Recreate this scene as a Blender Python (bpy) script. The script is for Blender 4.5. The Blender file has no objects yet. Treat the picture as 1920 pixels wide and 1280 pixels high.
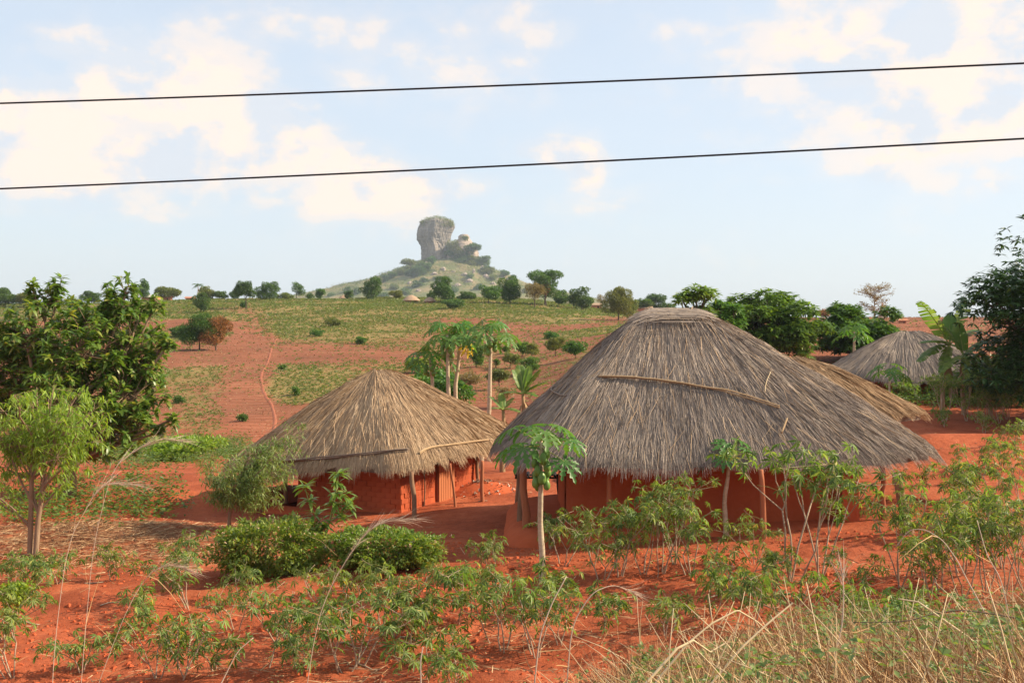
import bpy, math, random
import numpy as np
from mathutils import Vector, Matrix

# ------------------------------------------------------------------ camera, sky, sun, exposure
FPX, HZ, CAMZ = 2100.0, 600.0, 4.4          # focal length in photo pixels, horizon row, eye height above the yard
scene = bpy.context.scene
col = scene.collection
cam_d = bpy.data.cameras.new('camera'); cam = bpy.data.objects.new('camera', cam_d); col.objects.link(cam)
cam_d.sensor_width = 36.0; cam_d.lens = 36.0 * FPX / 1920.0
cam_d.shift_y = -(640.0 - HZ) / 1920.0
cam_d.clip_start = 0.1; cam_d.clip_end = 12000
cam.location = (0, 0, CAMZ); cam.rotation_euler = (math.radians(90), 0, 0)
scene.camera = cam

SUN_EL = math.radians(35.0)
SUN_H = Vector((0.995, 0.08, 0)).normalized()
SUN_DIR = Vector((SUN_H.x * math.cos(SUN_EL), SUN_H.y * math.cos(SUN_EL), math.sin(SUN_EL)))
sun_d = bpy.data.lights.new('sun', 'SUN'); sun = bpy.data.objects.new('sun', sun_d); col.objects.link(sun)
sun_d.energy = 5.0; sun_d.angle = math.radians(0.6); sun_d.color = (1.0, 0.83, 0.60)
sun.rotation_euler = (-SUN_DIR).to_track_quat('-Z', 'Y').to_euler(); sun.location = (60, 20, 60)

world = bpy.data.worlds.new('World'); scene.world = world; world.use_nodes = True
WN = world.node_tree; WN.nodes.clear()


def wn(t, **k):
    n = WN.nodes.new(t)
    for a, b in k.items():
        setattr(n, a, b)
    return n


def wmath(op, a, b=None, c=None, clamp=False):
    n = wn('ShaderNodeMath', operation=op, use_clamp=clamp)
    for i, v in enumerate((a, b, c)):
        if v is None:
            continue
        if isinstance(v, (int, float)):
            n.inputs[i].default_value = v
        else:
            WN.links.new(v, n.inputs[i])
    return n.outputs[0]


def build_world():
    L = WN.links.new
    sky = wn('ShaderNodeTexSky', sky_type='NISHITA', sun_disc=False)
    sky.sun_elevation = SUN_EL
    sky.sun_rotation = math.atan2(SUN_H.x, SUN_H.y)
    sky.altitude = 300; sky.air_density = 1.0; sky.dust_density = 1.6; sky.ozone_density = 1.3
    tc = wn('ShaderNodeTexCoord')
    sep = wn('ShaderNodeSeparateXYZ'); L(tc.outputs['Generated'], sep.inputs[0])
    dx, dy, dz = sep.outputs
    ysafe = wmath('MAXIMUM', dy, 0.15)
    a = wmath('DIVIDE', dx, ysafe); b = wmath('DIVIDE', dz, ysafe)
    # billowing noise in direction space, the same all round the sky
    mp = wn('ShaderNodeMapping'); mp.inputs['Scale'].default_value = (1.0, 1.0, 1.7)
    L(tc.outputs['Generated'], mp.inputs[0])
    n1 = wn('ShaderNodeTexNoise'); n1.inputs['Scale'].default_value = 9.0; n1.inputs['Detail'].default_value = 12; n1.inputs['Roughness'].default_value = 0.58
    n1.inputs['Distortion'].default_value = 0.25
    L(mp.outputs[0], n1.inputs['Vector'])
    n2 = wn('ShaderNodeTexNoise'); n2.inputs['Scale'].default_value = 2.3; n2.inputs['Detail'].default_value = 5
    mp2 = wn('ShaderNodeMapping'); mp2.inputs['Scale'].default_value = (1.0, 1.0, 3.2); mp2.inputs['Location'].default_value = (3.1, 1.7, 0.4)
    L(tc.outputs['Generated'], mp2.inputs[0]); L(mp2.outputs[0], n2.inputs['Vector'])
    n3 = wn('ShaderNodeTexNoise'); n3.inputs['Scale'].default_value = 15.0; n3.inputs['Detail'].default_value = 6; n3.inputs['Roughness'].default_value = 0.55
    mp3 = wn('ShaderNodeMapping'); mp3.inputs['Location'].default_value = (0.02, 0.0, 0.035); mp3.inputs['Scale'].default_value = (1.0, 1.0, 1.5)
    L(tc.outputs['Generated'], mp3.inputs[0]); L(mp3.outputs[0], n3.inputs['Vector'])
    # cumulus banks: centre, half-width, half-height (degrees of view), weight
    blobs = [(260, 95, 170, 50, .62), (330, 165, 190, 85, 1.0), (420, 215, 140, 75, 1.0), (380, 290, 170, 75, .9), (520, 285, 120, 65, .95),
             (60, 245, 130, 95, .95), (190, 195, 70, 60, .8), (100, 320, 170, 50, .85), (700, 355, 150, 50, .85), (600, 310, 60, 60, .8),
             (1060, 285, 75, 24, .78), (1105, 315, 26, 32, .7), (1690, 95, 290, 120, 1.0), (1850, 60, 160, 130, 1.0), (1500, 70, 130, 90, .7),
             (1840, 215, 200, 90, .95), (1650, 190, 130, 60, .8), (1800, 320, 240, 48, .6), (860, 110, 150, 70, .56), (640, 60, 210, 40, .40),
             (950, 70, 110, 60, .5), (700, 165, 70, 35, .55), (300, 375, 330, 40, .5)]
    cur = None
    for (px, py, rx, ry, w) in blobs:
        u = wmath('MULTIPLY', wmath('SUBTRACT', a, (px - 960) / FPX), FPX / (rx * 1.15))
        v = wmath('MULTIPLY', wmath('SUBTRACT', b, (HZ - py) / FPX), FPX / (ry * 1.2))
        r2 = wmath('ADD', wmath('MULTIPLY', u, u), wmath('MULTIPLY', v, v))
        g = wmath('MULTIPLY', wmath('DIVIDE', 1.0, wmath('ADD', 1.0, wmath('MULTIPLY', r2, r2))), w)
        cur = g if cur is None else wmath('MAXIMUM', cur, g)
    # elsewhere in the sky: the same kind of scattered banks from the coarse noise
    front = wmath('MULTIPLY', wmath('SUBTRACT', dy, 0.55), 6.0, clamp=True)
    rest = wmath('MULTIPLY', wmath('SUBTRACT', n2.outputs[0], 0.42), 4.0, clamp=True)
    mixb = wmath('ADD', wmath('MULTIPLY', cur, front), wmath('MULTIPLY', rest, wmath('SUBTRACT', 1.0, front)))
    vo = wn('ShaderNodeTexVoronoi', feature='F1'); vo.inputs['Scale'].default_value = 36.0
    wob = wn('ShaderNodeVectorMath', operation='MULTIPLY_ADD'); L(n3.outputs['Color'], wob.inputs[0]); wob.inputs[1].default_value = (.05, .05, .05); L(mp.outputs[0], wob.inputs[2])
    L(wob.outputs[0], vo.inputs['Vector'])
    dens = wmath('ADD', mixb, wmath('MULTIPLY', wmath('SUBTRACT', n1.outputs[0], 0.5), 1.9))
    dens = wmath('ADD', dens, wmath('MULTIPLY', wmath('SUBTRACT', 0.70, vo.outputs['Distance']), 0.26))
    mr = wn('ShaderNodeMapRange', interpolation_type='SMOOTHSTEP'); mr.inputs[1].default_value = 0.05; mr.inputs[2].default_value = 0.95
    L(dens, mr.inputs[0])
    mr2 = wn('ShaderNodeMapRange', interpolation_type='SMOOTHSTEP'); mr2.inputs[1].default_value = 0.43; mr2.inputs[2].default_value = 0.57
    L(dens, mr2.inputs[0])
    mr3 = wn('ShaderNodeMapRange', interpolation_type='SMOOTHSTEP'); mr3.inputs[1].default_value = 0.74; mr3.inputs[2].default_value = 0.82
    L(dens, mr3.inputs[0])
    thick = wmath('ADD', wmath('MULTIPLY', mr.outputs[0], .52), wmath('ADD', wmath('MULTIPLY', mr2.outputs[0], .28), wmath('MULTIPLY', mr3.outputs[0], .20)))
    veil = wmath('MULTIPLY', wmath('SUBTRACT', n2.outputs[0], 0.33), 1.2, clamp=True)
    # sunlit cream against grey-blue cloud body
    shade = wn('ShaderNodeMapRange'); shade.inputs[1].default_value = 0.43; shade.inputs[2].default_value = 0.54
    L(n3.outputs[0], shade.inputs[0])
    cmix = wn('ShaderNodeMix', data_type='RGBA'); L(shade.outputs[0], cmix.inputs[0])
    cmix.inputs[6].default_value = (4.7, 4.95, 5.35, 1); cmix.inputs[7].default_value = (6.8, 5.65, 4.75, 1)
    vmix = wn('ShaderNodeMix', data_type='RGBA'); L(wmath('ADD', wmath('MULTIPLY', veil, 0.36), 0.62), vmix.inputs[0])
    tint = wn('ShaderNodeMix', data_type='RGBA', blend_type='MULTIPLY'); tint.inputs[0].default_value = 1.0
    L(sky.outputs[0], tint.inputs[6]); tint.inputs[7].default_value = (1.15, 1.12, 1.12, 1)
    L(tint.outputs[2], vmix.inputs[6]); vmix.inputs[7].default_value = (4.7, 5.2, 5.75, 1)
    fmix = wn('ShaderNodeMix', data_type='RGBA'); L(wmath('MULTIPLY', thick, 0.90), fmix.inputs[0])
    L(vmix.outputs[2], fmix.inputs[6]); L(cmix.outputs[2], fmix.inputs[7])
    bg = wn('ShaderNodeBackground'); bg.inputs[1].default_value = 0.099
    out = wn('ShaderNodeOutputWorld')
    L(fmix.outputs[2], bg.inputs[0]); L(bg.outputs[0], out.inputs[0])


build_world()
vs = scene.view_settings
vs.view_transform = 'Standard'; vs.look = 'None'; vs.gamma = 1.0; vs.use_curve_mapping = False
vs.exposure = 0.80
scene.render.engine = 'CYCLES'
scene.cycles.use_denoising = True
scene.cycles.max_bounces = 4; scene.cycles.diffuse_bounces = 3; scene.cycles.transmission_bounces = 3; scene.cycles.volume_bounces = 0
scene.cycles.transparent_max_bounces = 6
scene.cycles.sample_clamp_indirect = 6.0

rng = np.random.default_rng(7)
random.seed(7)

# ------------------------------------------------------------------ small library


def hash2(ix, iy, seed):
    h = (ix.astype(np.int64) * 374761393 + iy.astype(np.int64) * 668265263 + seed * 144665) & 0x7fffffff
    h = ((h ^ (h >> 13)) * 1274126177) & 0x7fffffff
    return ((h ^ (h >> 16)) & 0xffff) / 65535.0


def vnoise(x, y, seed=0):
    x = np.asarray(x, float); y = np.asarray(y, float)
    ix = np.floor(x); iy = np.floor(y); fx = x - ix; fy = y - iy
    fx = fx * fx * (3 - 2 * fx); fy = fy * fy * (3 - 2 * fy)
    a = hash2(ix, iy, seed); b = hash2(ix + 1, iy, seed); c = hash2(ix, iy + 1, seed); d = hash2(ix + 1, iy + 1, seed)
    return (a * (1 - fx) + b * fx) * (1 - fy) + (c * (1 - fx) + d * fx) * fy


def fbm(x, y, seed=0, octv=4):
    s = 0; amp = .5; t = 0
    for o in range(octv):
        s = s + amp * (vnoise(np.asarray(x) * 2 ** o + 17.3 * o, np.asarray(y) * 2 ** o - 9.1 * o, seed + o) - .5); t += amp; amp *= .5
    return s / t * 2


def sstep(a, b, x):
    t = np.clip((np.asarray(x, float) - a) / (b - a), 0, 1)
    return t * t * (3 - 2 * t)


def W(px, py, d):
    return np.array([(px - 960) / FPX * d, d, CAMZ + (HZ - py) / FPX * d])


def proj(p):
    p = np.asarray(p, float)
    return 960 + p[..., 0] / p[..., 1] * FPX, HZ + (CAMZ - p[..., 2]) / p[..., 1] * FPX


def nrm(v):
    v = np.asarray(v, float)
    return v / np.maximum(np.linalg.norm(v, axis=-1, keepdims=True), 1e-9)


class Geo:
    def __init__(s):
        s.V = []; s.F = {3: [], 4: []}; s.n = 0

    def add(s, verts, faces):
        verts = np.asarray(verts, float).reshape(-1, 3); faces = np.asarray(faces, int)
        s.V.append(verts); s.F[faces.shape[1]].append(faces + s.n); s.n += len(verts)

    def inst(s, tv, tf, pos, rot, scale):
        """many copies of a template: pos (m,3), rot (m,3,3) columns = local axes, scale (m,) or (m,3)"""
        m = len(pos)
        if m == 0:
            return
        scale = np.asarray(scale, float)
        if scale.ndim == 1:
            scale = np.repeat(scale[:, None], 3, 1)
        v = np.einsum('mij,mnj->mni', rot, tv[None] * scale[:, None, :]) + pos[:, None, :]
        k = len(tv)
        for f in (tf if isinstance(tf, (list, tuple)) else [tf]):
            ff = (f[None] + (np.arange(m) * k)[:, None, None]).reshape(-1, f.shape[1]) + s.n
            s.F[f.shape[1]].append(ff)
        s.V.append(v.reshape(-1, 3)); s.n += m * k

    def tube(s, pts, rad, sides=6, cap=True):
        pts = np.asarray(pts, float); n = len(pts); rad = np.broadcast_to(np.asarray(rad, float), (n,))
        tan = nrm(np.gradient(pts, axis=0))
        ref = np.array([0.31, 0.95, 0.05]) if abs(tan[0, 2]) > .6 else np.array([0, 0, 1.0])
        u = nrm(np.cross(tan, ref)); w = np.cross(tan, u)
        an = np.arange(sides) / sides * 2 * math.pi
        ring = (np.cos(an)[None, :, None] * u[:, None] + np.sin(an)[None, :, None] * w[:, None]) * rad[:, None, None] + pts[:, None]
        i = np.arange(n - 1)[:, None] * sides; j = np.arange(sides)[None]; j2 = (j + 1) % sides
        f = np.stack([i + j, i + j2, i + sides + j2, i + sides + j], -1).reshape(-1, 4)
        base = s.n
        s.add(ring.reshape(-1, 3), f)
        if cap:
            s.V.append(pts[[-1]]); c = s.n; s.n += 1
            o = base + (n - 1) * sides
            s.F[3].append(np.stack([o + j[0], o + j2[0], np.full(sides, c)], -1))

    def grid(s, P, closed_u=False):
        """P (a,b,3): quad sheet"""
        a, b = P.shape[:2]
        i = np.arange(a if closed_u else a - 1)[:, None]; j = np.arange(b - 1)[None]
        i2 = (i + 1) % a
        f = np.stack([i * b + j, i2 * b + j, i2 * b + j + 1, i * b + j + 1], -1).reshape(-1, 4)
        s.add(P.reshape(-1, 3), f)

    def box(s, c, sz, rz=0.0, jit=0.0):
        q = np.array([[x, y, z] for z in (-.5, .5) for y in (-.5, .5) for x in (-.5, .5)]) * np.asarray(sz)
        if jit:
            q = q + rng.normal(0, jit, q.shape)
        cs, sn = math.cos(rz), math.sin(rz)
        q = np.stack([q[:, 0] * cs - q[:, 1] * sn, q[:, 0] * sn + q[:, 1] * cs, q[:, 2]], -1) + np.asarray(c)
        s.add(q, np.array([[0, 2, 3, 1], [4, 5, 7, 6], [0, 1, 5, 4], [2, 6, 7, 3], [0, 4, 6, 2], [1, 3, 7, 5]]))

    def mesh(s, name, mat, smooth=True):
        me = bpy.data.meshes.new(name)
        V = np.concatenate(s.V) if s.V else np.zeros((0, 3))
        me.vertices.add(len(V)); me.vertices.foreach_set('co', V.astype(np.float32).ravel())
        fs = [np.concatenate(s.F[k]) for k in (3, 4) if s.F[k]]
        tot = np.concatenate([np.full(len(f), f.shape[1]) for f in fs]); loops = np.concatenate([f.ravel() for f in fs])
        me.loops.add(len(loops)); me.loops.foreach_set('vertex_index', loops.astype(np.int32))
        me.polygons.add(len(tot))
        start = np.concatenate([[0], np.cumsum(tot)[:-1]])
        me.polygons.foreach_set('loop_start', start.astype(np.int32)); me.polygons.foreach_set('loop_total', tot.astype(np.int32))
        me.polygons.foreach_set('use_smooth', np.full(len(tot), smooth))
        me.update(calc_edges=True); me.validate()
        if mat:
            me.materials.append(mat)
        return me

    def build(s, name, mat, parent=None, smooth=True, kind=None):
        o = bpy.data.objects.new(name, s.mesh(name, mat, smooth)); col.objects.link(o)
        if parent is not None:
            o.parent = parent
            o.matrix_parent_inverse = Matrix.Translation(-Vector(parent_world(parent)))
        if kind:
            o['kind'] = kind
        return o


def parent_world(o):
    # meshes keep their geometry in world coordinates; only a thing's Empty carries an offset
    return Vector(o.location) if o.type == 'EMPTY' else Vector((0, 0, 0))


def tag(o, label, cat, group=None, kind=None):
    o['label'] = label; o['category'] = cat
    if group:
        o['group'] = group
    if kind:
        o['kind'] = kind
    return o


def thing(name, label, cat, loc, group=None):
    o = bpy.data.objects.new(name, None); col.objects.link(o)
    o.location = tuple(float(v) for v in loc); o.empty_display_size = .2
    return tag(o, label, cat, group)


def frames(fwd, roll=None, up=(0, 0, 1)):
    """rotation matrices whose local +Y is fwd and local +Z is as near up as it can be"""
    y = nrm(fwd); m = len(y)
    upv = np.broadcast_to(np.asarray(up, float), y.shape)
    x = np.cross(y, upv); bad = np.linalg.norm(x, axis=1) < 1e-3
    x[bad] = np.array([1, 0, 0]); x = nrm(x); z = np.cross(x, y)
    if roll is not None:
        c, s_ = np.cos(roll)[:, None], np.sin(roll)[:, None]
        x, z = x * c + z * s_, z * c - x * s_
    return np.stack([x, y, z], -1)


def rdir(n, r=rng):
    return nrm(r.normal(size=(n, 3)))


# leaf templates: unit length along +Y, face up +Z
def lance(width=.28, droop=.25, fold=.10):
    ys = np.array([0, .3, .65, 1.0]); wd = np.array([.12, 1, .8, 0.04]) * width * .5
    v = []
    for y, w in zip(ys, wd):
        z = -droop * y * y
        v += [[-w, y, z + fold * w * 2], [0, y, z], [w, y, z + fold * w * 2]]
    f = []
    for k in range(3):
        o = k * 3
        f += [[o, o + 1, o + 4, o + 3], [o + 1, o + 2, o + 5, o + 4]]
    return np.array(v, float), np.array(f)


def kite(width=.5, droop=.12, fold=.2):
    v = np.array([[0, 0, 0], [-width * .5, .45, fold * width * .5], [0, 1, -droop], [width * .5, .45, fold * width * .5]], float)
    return v, np.array([[0, 1, 2], [0, 2, 3]])[:, ::-1]


def palmate(lobes=7, spread=120, width=.22, droop=.35):
    V = []; F = []
    for k in range(lobes):
        t = (k / (lobes - 1) - .5) * 2
        a = math.radians(spread) * t
        ln = 1 - .35 * abs(t)
        d = np.array([math.sin(a), math.cos(a), 0]); s = np.array([math.cos(a), -math.sin(a), 0])
        o = len(V)
        V += [np.array([0, 0, 0.]), d * .5 * ln - s * width * .5 * ln + [0, 0, .02 - droop * .15], d * ln + [0, 0, -droop * ln], d * .5 * ln + s * width * .5 * ln + [0, 0, .02 - droop * .15]]
        F += [[o, o + 3, o + 2], [o, o + 2, o + 1]]
    return np.array(V, float), np.array(F)


def papaya_blade(seed):
    r_ = np.random.default_rng(seed)
    V = [[0, 0, 0]]; F = []
    nl = 9
    for k in range(nl):
        t = (k / (nl - 1) - .5) * 2
        a = math.radians(140) * t; ln = (1 - .38 * abs(t)) * r_.uniform(.88, 1.08)
        d = np.array([math.sin(a), math.cos(a), 0]); s = np.array([math.cos(a), -math.sin(a), 0])
        dr = r_.uniform(.3, .55)
        prof = [(.22, .07), (.38, .05), (.50, .20), (.56, .07), (.70, .17), (.77, .06), (.90, .08), (1.0, .0)]
        left = []; right = []; mid = []
        for (q, w) in prof:
            z = -dr * (q * ln) ** 2
            mid.append(d * q * ln + [0, 0, z - .01]); left.append(d * (q * ln + w * .25) - s * w * ln + [0, 0, z + .02]); right.append(d * (q * ln + w * .25) + s * w * ln + [0, 0, z + .02])
        o = len(V); n = len(prof)
        V += mid + left + right
        F += [[0, o, o + n], [0, o + 2 * n, o]]
        for i in range(n - 1):
            F += [[o + i, o + i + 1, o + n + i + 1], [o + i, o + n + i + 1, o + n + i], [o + i, o + 2 * n + i + 1, o + i + 1], [o + i, o + 2 * n + i, o + 2 * n + i + 1]]
    return np.array(V, float), np.array(F)


LANCE = lance(); LANCE_W = lance(.36, .3); LANCE_N = lance(.17, .45); KITE = kite(); PALM7 = palmate(); PALM5 = palmate(5, 95, .26, .5)

# ------------------------------------------------------------------ materials


def nodes_of(name):
    m = bpy.data.materials.new(name); m.use_nodes = True
    nt = m.node_tree; nt.nodes.clear()
    out = nt.nodes.new('ShaderNodeOutputMaterial')
    return m, nt, out


def ramp(nt, fac, stops):
    r = nt.nodes.new('ShaderNodeValToRGB')
    el = r.color_ramp.elements
    el[0].position = stops[0][0]; el[0].color = (*stops[0][1], 1)
    el[1].position = stops[-1][0]; el[1].color = (*stops[-1][1], 1)
    for p, c in stops[1:-1]:
        e = el.new(p); e.color = (*c, 1)
    nt.links.new(fac, r.inputs[0])
    return r.outputs[0]


def leafmat(name, stops, transl=.38, rough=.45, spec=.35, tcol=None, objvar=.12):
    m, nt, out = nodes_of(name); L = nt.links.new
    g = nt.nodes.new('ShaderNodeNewGeometry')
    c = ramp(nt, g.outputs['Random Per Island'], stops)
    oi = nt.nodes.new('ShaderNodeObjectInfo')
    hs = nt.nodes.new('ShaderNodeHueSaturation'); L(c, hs.inputs['Color'])
    mr = nt.nodes.new('ShaderNodeMapRange'); mr.inputs[3].default_value = 1 - objvar; mr.inputs[4].default_value = 1 + objvar
    L(oi.outputs['Random'], mr.inputs[0]); L(mr.outputs[0], hs.inputs['Value'])
    mr2 = nt.nodes.new('ShaderNodeMapRange'); mr2.inputs[3].default_value = .5 - objvar * .12; mr2.inputs[4].default_value = .5 + objvar * .12
    wn_ = nt.nodes.new('ShaderNodeTexWhiteNoise'); wn_.noise_dimensions = '1D'; L(oi.outputs['Random'], wn_.inputs['W'])
    L(wn_.outputs['Value'], mr2.inputs[0]); L(mr2.outputs[0], hs.inputs['Hue'])
    p = nt.nodes.new('ShaderNodeBsdfPrincipled'); L(hs.outputs[0], p.inputs['Base Color'])
    p.inputs['Roughness'].default_value = rough; p.inputs['Specular IOR Level'].default_value = spec
    t = nt.nodes.new('ShaderNodeBsdfTranslucent')
    tm = nt.nodes.new('ShaderNodeMix'); tm.data_type = 'RGBA'; tm.blend_type = 'MULTIPLY'; tm.inputs[0].default_value = 1
    L(hs.outputs[0], tm.inputs[6]); tm.inputs[7].default_value = (*(tcol or (1.5, 1.45, .6)), 1)
    L(tm.outputs[2], t.inputs['Color'])
    mx = nt.nodes.new('ShaderNodeMixShader'); mx.inputs[0].default_value = transl
    L(p.outputs[0], mx.inputs[1]); L(t.outputs[0], mx.inputs[2]); L(mx.outputs[0], out.inputs[0])
    return m


def islandmat(name, stops, rough=.85, spec=.15, patch=None, scale=1.0, transl=0.0):
    """dry material whose every strand has its own tone; patch = (colour, amount) broad weathering"""
    m, nt, out = nodes_of(name); L = nt.links.new
    g = nt.nodes.new('ShaderNodeNewGeometry')
    c = ramp(nt, g.outputs['Random Per Island'], stops)
    if patch:
        tc = nt.nodes.new('ShaderNodeTexCoord')
        n = nt.nodes.new('ShaderNodeTexNoise'); n.inputs['Scale'].default_value = scale; n.inputs['Detail'].default_value = 5
        L(tc.outputs['Object'], n.inputs['Vector'])
        mr = nt.nodes.new('ShaderNodeMapRange'); mr.inputs[1].default_value = .42; mr.inputs[2].default_value = .62; mr.inputs[4].default_value = patch[1]
        L(n.outputs[0], mr.inputs[0])
        mx = nt.nodes.new('ShaderNodeMix'); mx.data_type = 'RGBA'; L(mr.outputs[0], mx.inputs[0]); L(c, mx.inputs[6]); mx.inputs[7].default_value = (*patch[0], 1)
        c = mx.outputs[2]
    p = nt.nodes.new('ShaderNodeBsdfPrincipled'); L(c, p.inputs['Base Color'])
    p.inputs['Roughness'].default_value = rough; p.inputs['Specular IOR Level'].default_value = spec
    L(p.outputs[0], out.inputs[0])
    return m


def noisemat(name, stops, scale=6, detail=6, rough=.9, bump=.3, bscale=None, stretch=(1, 1, 1), spec=.2, bdist=.02):
    m, nt, out = nodes_of(name); L = nt.links.new
    tc = nt.nodes.new('ShaderNodeTexCoord'); mp = nt.nodes.new('ShaderNodeMapping'); mp.inputs['Scale'].default_value = stretch
    L(tc.outputs['Object'], mp.inputs[0])
    n = nt.nodes.new('ShaderNodeTexNoise'); n.inputs['Scale'].default_value = scale; n.inputs['Detail'].default_value = detail; n.inputs['Roughness'].default_value = .62
    L(mp.outputs[0], n.inputs['Vector'])
    c = ramp(nt, n.outputs[0], stops)
    p = nt.nodes.new('ShaderNodeBsdfPrincipled'); L(c, p.inputs['Base Color']); p.inputs['Roughness'].default_value = rough; p.inputs['Specular IOR Level'].default_value = spec
    if bump:
        n2 = nt.nodes.new('ShaderNodeTexNoise'); n2.inputs['Scale'].default_value = bscale or scale * 3; n2.inputs['Detail'].default_value = 6
        L(mp.outputs[0], n2.inputs['Vector'])
        b = nt.nodes.new('ShaderNodeBump'); b.inputs['Strength'].default_value = bump; b.inputs['Distance'].default_value = bdist
        L(n2.outputs[0], b.inputs['Height']); L(b.outputs[0], p.inputs['Normal'])
    L(p.outputs[0], out.inputs[0])
    return m


def S3(a, b, c):
    return [(.0, a), (.5, b), (1.0, c)]


M = {}
M['cassava'] = leafmat('cassava_leaf', [(0, (.070, .135, .030)), (.45, (.125, .205, .046)), (.80, (.19, .28, .068)), (.95, (.27, .33, .09)), (1, (.42, .30, .05))], .42)
M['darkleaf'] = leafmat('glossy_dark_leaf', [(0, (.065, .140, .024)), (.5, (.125, .23, .042)), (.85, (.20, .30, .064)), (1, (.34, .34, .09))], .46, .35, .5)
M['limeleaf'] = leafmat('lime_leaf', S3((.12, .21, .026), (.19, .31, .036), (.30, .42, .065)), .44)
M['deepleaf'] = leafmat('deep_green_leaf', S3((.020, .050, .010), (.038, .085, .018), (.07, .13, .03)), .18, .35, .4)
M['midleaf'] = leafmat('mid_green_leaf', S3((.045, .110, .020), (.080, .170, .032), (.14, .24, .055)), .38)
M['mangoleaf'] = leafmat('mango_leaf', S3((.045, .11, .016), (.085, .18, .028), (.15, .26, .046)), .4, .4, .45)
M['oliveleaf'] = leafmat('olive_leaf', S3((.09, .13, .034), (.145, .18, .05), (.22, .24, .08)), .36)
M['farleaf'] = leafmat('far_tree_leaf', S3((.040, .095, .022), (.068, .140, .034), (.115, .195, .05)), .36)
M['rustleaf'] = leafmat('rusty_leaf', [(0, (.05, .07, .02)), (.35, (.20, .10, .04)), (.7, (.36, .13, .05)), (1, (.42, .19, .08))], .3)
M['tanleaf'] = leafmat('dry_tan_leaf', S3((.16, .13, .06), (.24, .19, .09), (.30, .22, .11)), .3)
M['papaya'] = leafmat('papaya_leaf', S3((.050, .14, .03), (.075, .19, .038), (.12, .25, .055)), .42, .4)
M['papaya_yellow'] = leafmat('yellowed_leaf', S3((.62, .42, .03), (.70, .50, .05), (.75, .55, .08)), .36)
M['banana'] = leafmat('banana_leaf', S3((.09, .18, .04), (.13, .23, .055), (.20, .29, .08)), .45)
M['sapling'] = leafmat('young_mango_leaf', S3((.09, .19, .03), (.15, .27, .045), (.24, .35, .08)), .4, .35, .5)
M['hedge'] = leafmat('lantana_leaf', [(0, (.07, .135, .02)), (.5, (.14, .23, .036)), (.9, (.23, .31, .06)), (1, (.34, .27, .10))], .38)
M['blossom'] = islandmat('pink_blossom', S3((.62, .30, .26), (.72, .48, .38), (.75, .60, .40)))
M['weed'] = leafmat('weed_leaf', S3((.10, .18, .045), (.15, .24, .065), (.24, .31, .11)), .38)
M['drygrass'] = islandmat('dry_grass', [(0, (.16, .075, .036)), (.3, (.32, .175, .08)), (.65, (.46, .295, .145)), (.9, (.58, .42, .235)), (1, (.68, .54, .34))], .8, .15)
M['straw'] = islandmat('dry_straw', [(0, (.22, .10, .05)), (.5, (.36, .20, .10)), (1, (.55, .40, .24))], .75, .2)
M['deadleaf'] = islandmat('dead_banana_leaf', S3((.20, .13, .07), (.30, .20, .11), (.40, .29, .17)), .8, .15)
M['reed'] = islandmat('pale_reed', S3((.48, .36, .20), (.60, .47, .28), (.68, .56, .36)), .7, .2)
M['plume'] = islandmat('grass_plume', S3((.36, .25, .18), (.48, .36, .27), (.58, .46, .36)), .7, .2)
M['thatch_grey'] = islandmat('weathered_thatch', [(0, (.22, .185, .158)), (.3, (.285, .238, .202)), (.7, (.35, .29, .242)), (.93, (.43, .35, .28)), (1, (.54, .44, .33))], .9, .1, ((.225, .188, .164), .75), .75)
M['thatch_tan'] = islandmat('tan_thatch', [(0, (.32, .215, .13)), (.3, (.40, .275, .170)), (.7, (.47, .335, .21)), (1, (.60, .45, .30))], .9, .1, ((.35, .245, .16), .5), .9)
M['thatch_gold'] = islandmat('fresh_thatch', [(0, (.22, .135, .075)), (.4, (.33, .21, .115)), (1, (.50, .35, .21))], .85, .15)
M['thatch_under'] = noisemat('old_thatch_layer', S3((.10, .078, .06), (.17, .13, .10), (.24, .19, .14)), 9, bump=.6, stretch=(1, 1, .4))
M['bark'] = noisemat('bark', S3((.16, .10, .065), (.26, .175, .115), (.36, .26, .18)), 12, bump=.5, stretch=(1, 1, .25))
M['bark_dark'] = noisemat('dark_bark', S3((.055, .04, .03), (.10, .075, .055), (.16, .12, .09)), 12, bump=.5, stretch=(1, 1, .25))
M['bark_pale'] = noisemat('pale_papaya_bark', [(.2, (.30, .22, .15)), (.5, (.46, .37, .26)), (.8, (.56, .47, .35))], 8, bump=.35, stretch=(1, 1, 3))
M['stem'] = noisemat('cassava_stem', S3((.24, .17, .12), (.38, .29, .21), (.48, .38, .28)), 20, bump=.4, stretch=(1, 1, 2))
M['greenstem'] = noisemat('green_stalk', S3((.16, .22, .06), (.26, .30, .09), (.36, .36, .14)), 6, bump=0)
M['post'] = noisemat('weathered_post', S3((.13, .075, .045), (.24, .14, .085), (.36, .22, .14)), 9, bump=.6, stretch=(1, 1, .2))
M['post_red'] = noisemat('mud_stained_post', S3((.24, .09, .045), (.36, .13, .065), (.44, .18, .09)), 9, bump=.6, stretch=(1, 1, .2))
M['pole'] = noisemat('bamboo_batten', S3((.24, .16, .09), (.38, .27, .16), (.48, .36, .22)), 7, bump=.3)
M['pole_grey'] = noisemat('grey_batten', S3((.14, .11, .09), (.22, .17, .135), (.31, .25, .19)), 7, bump=.3)
M['mud'] = noisemat('red_mud_plaster', S3((.34, .072, .030), (.43, .098, .040), (.52, .140, .062)), 2.6, bump=.45, bscale=9, rough=.95, spec=.1, bdist=.05)
M['brick'] = islandmat('mud_brick', S3((.34, .075, .032), (.42, .098, .042), (.50, .135, .062)), .95, .1, ((.32, .068, .03), .6), 3)
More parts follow.
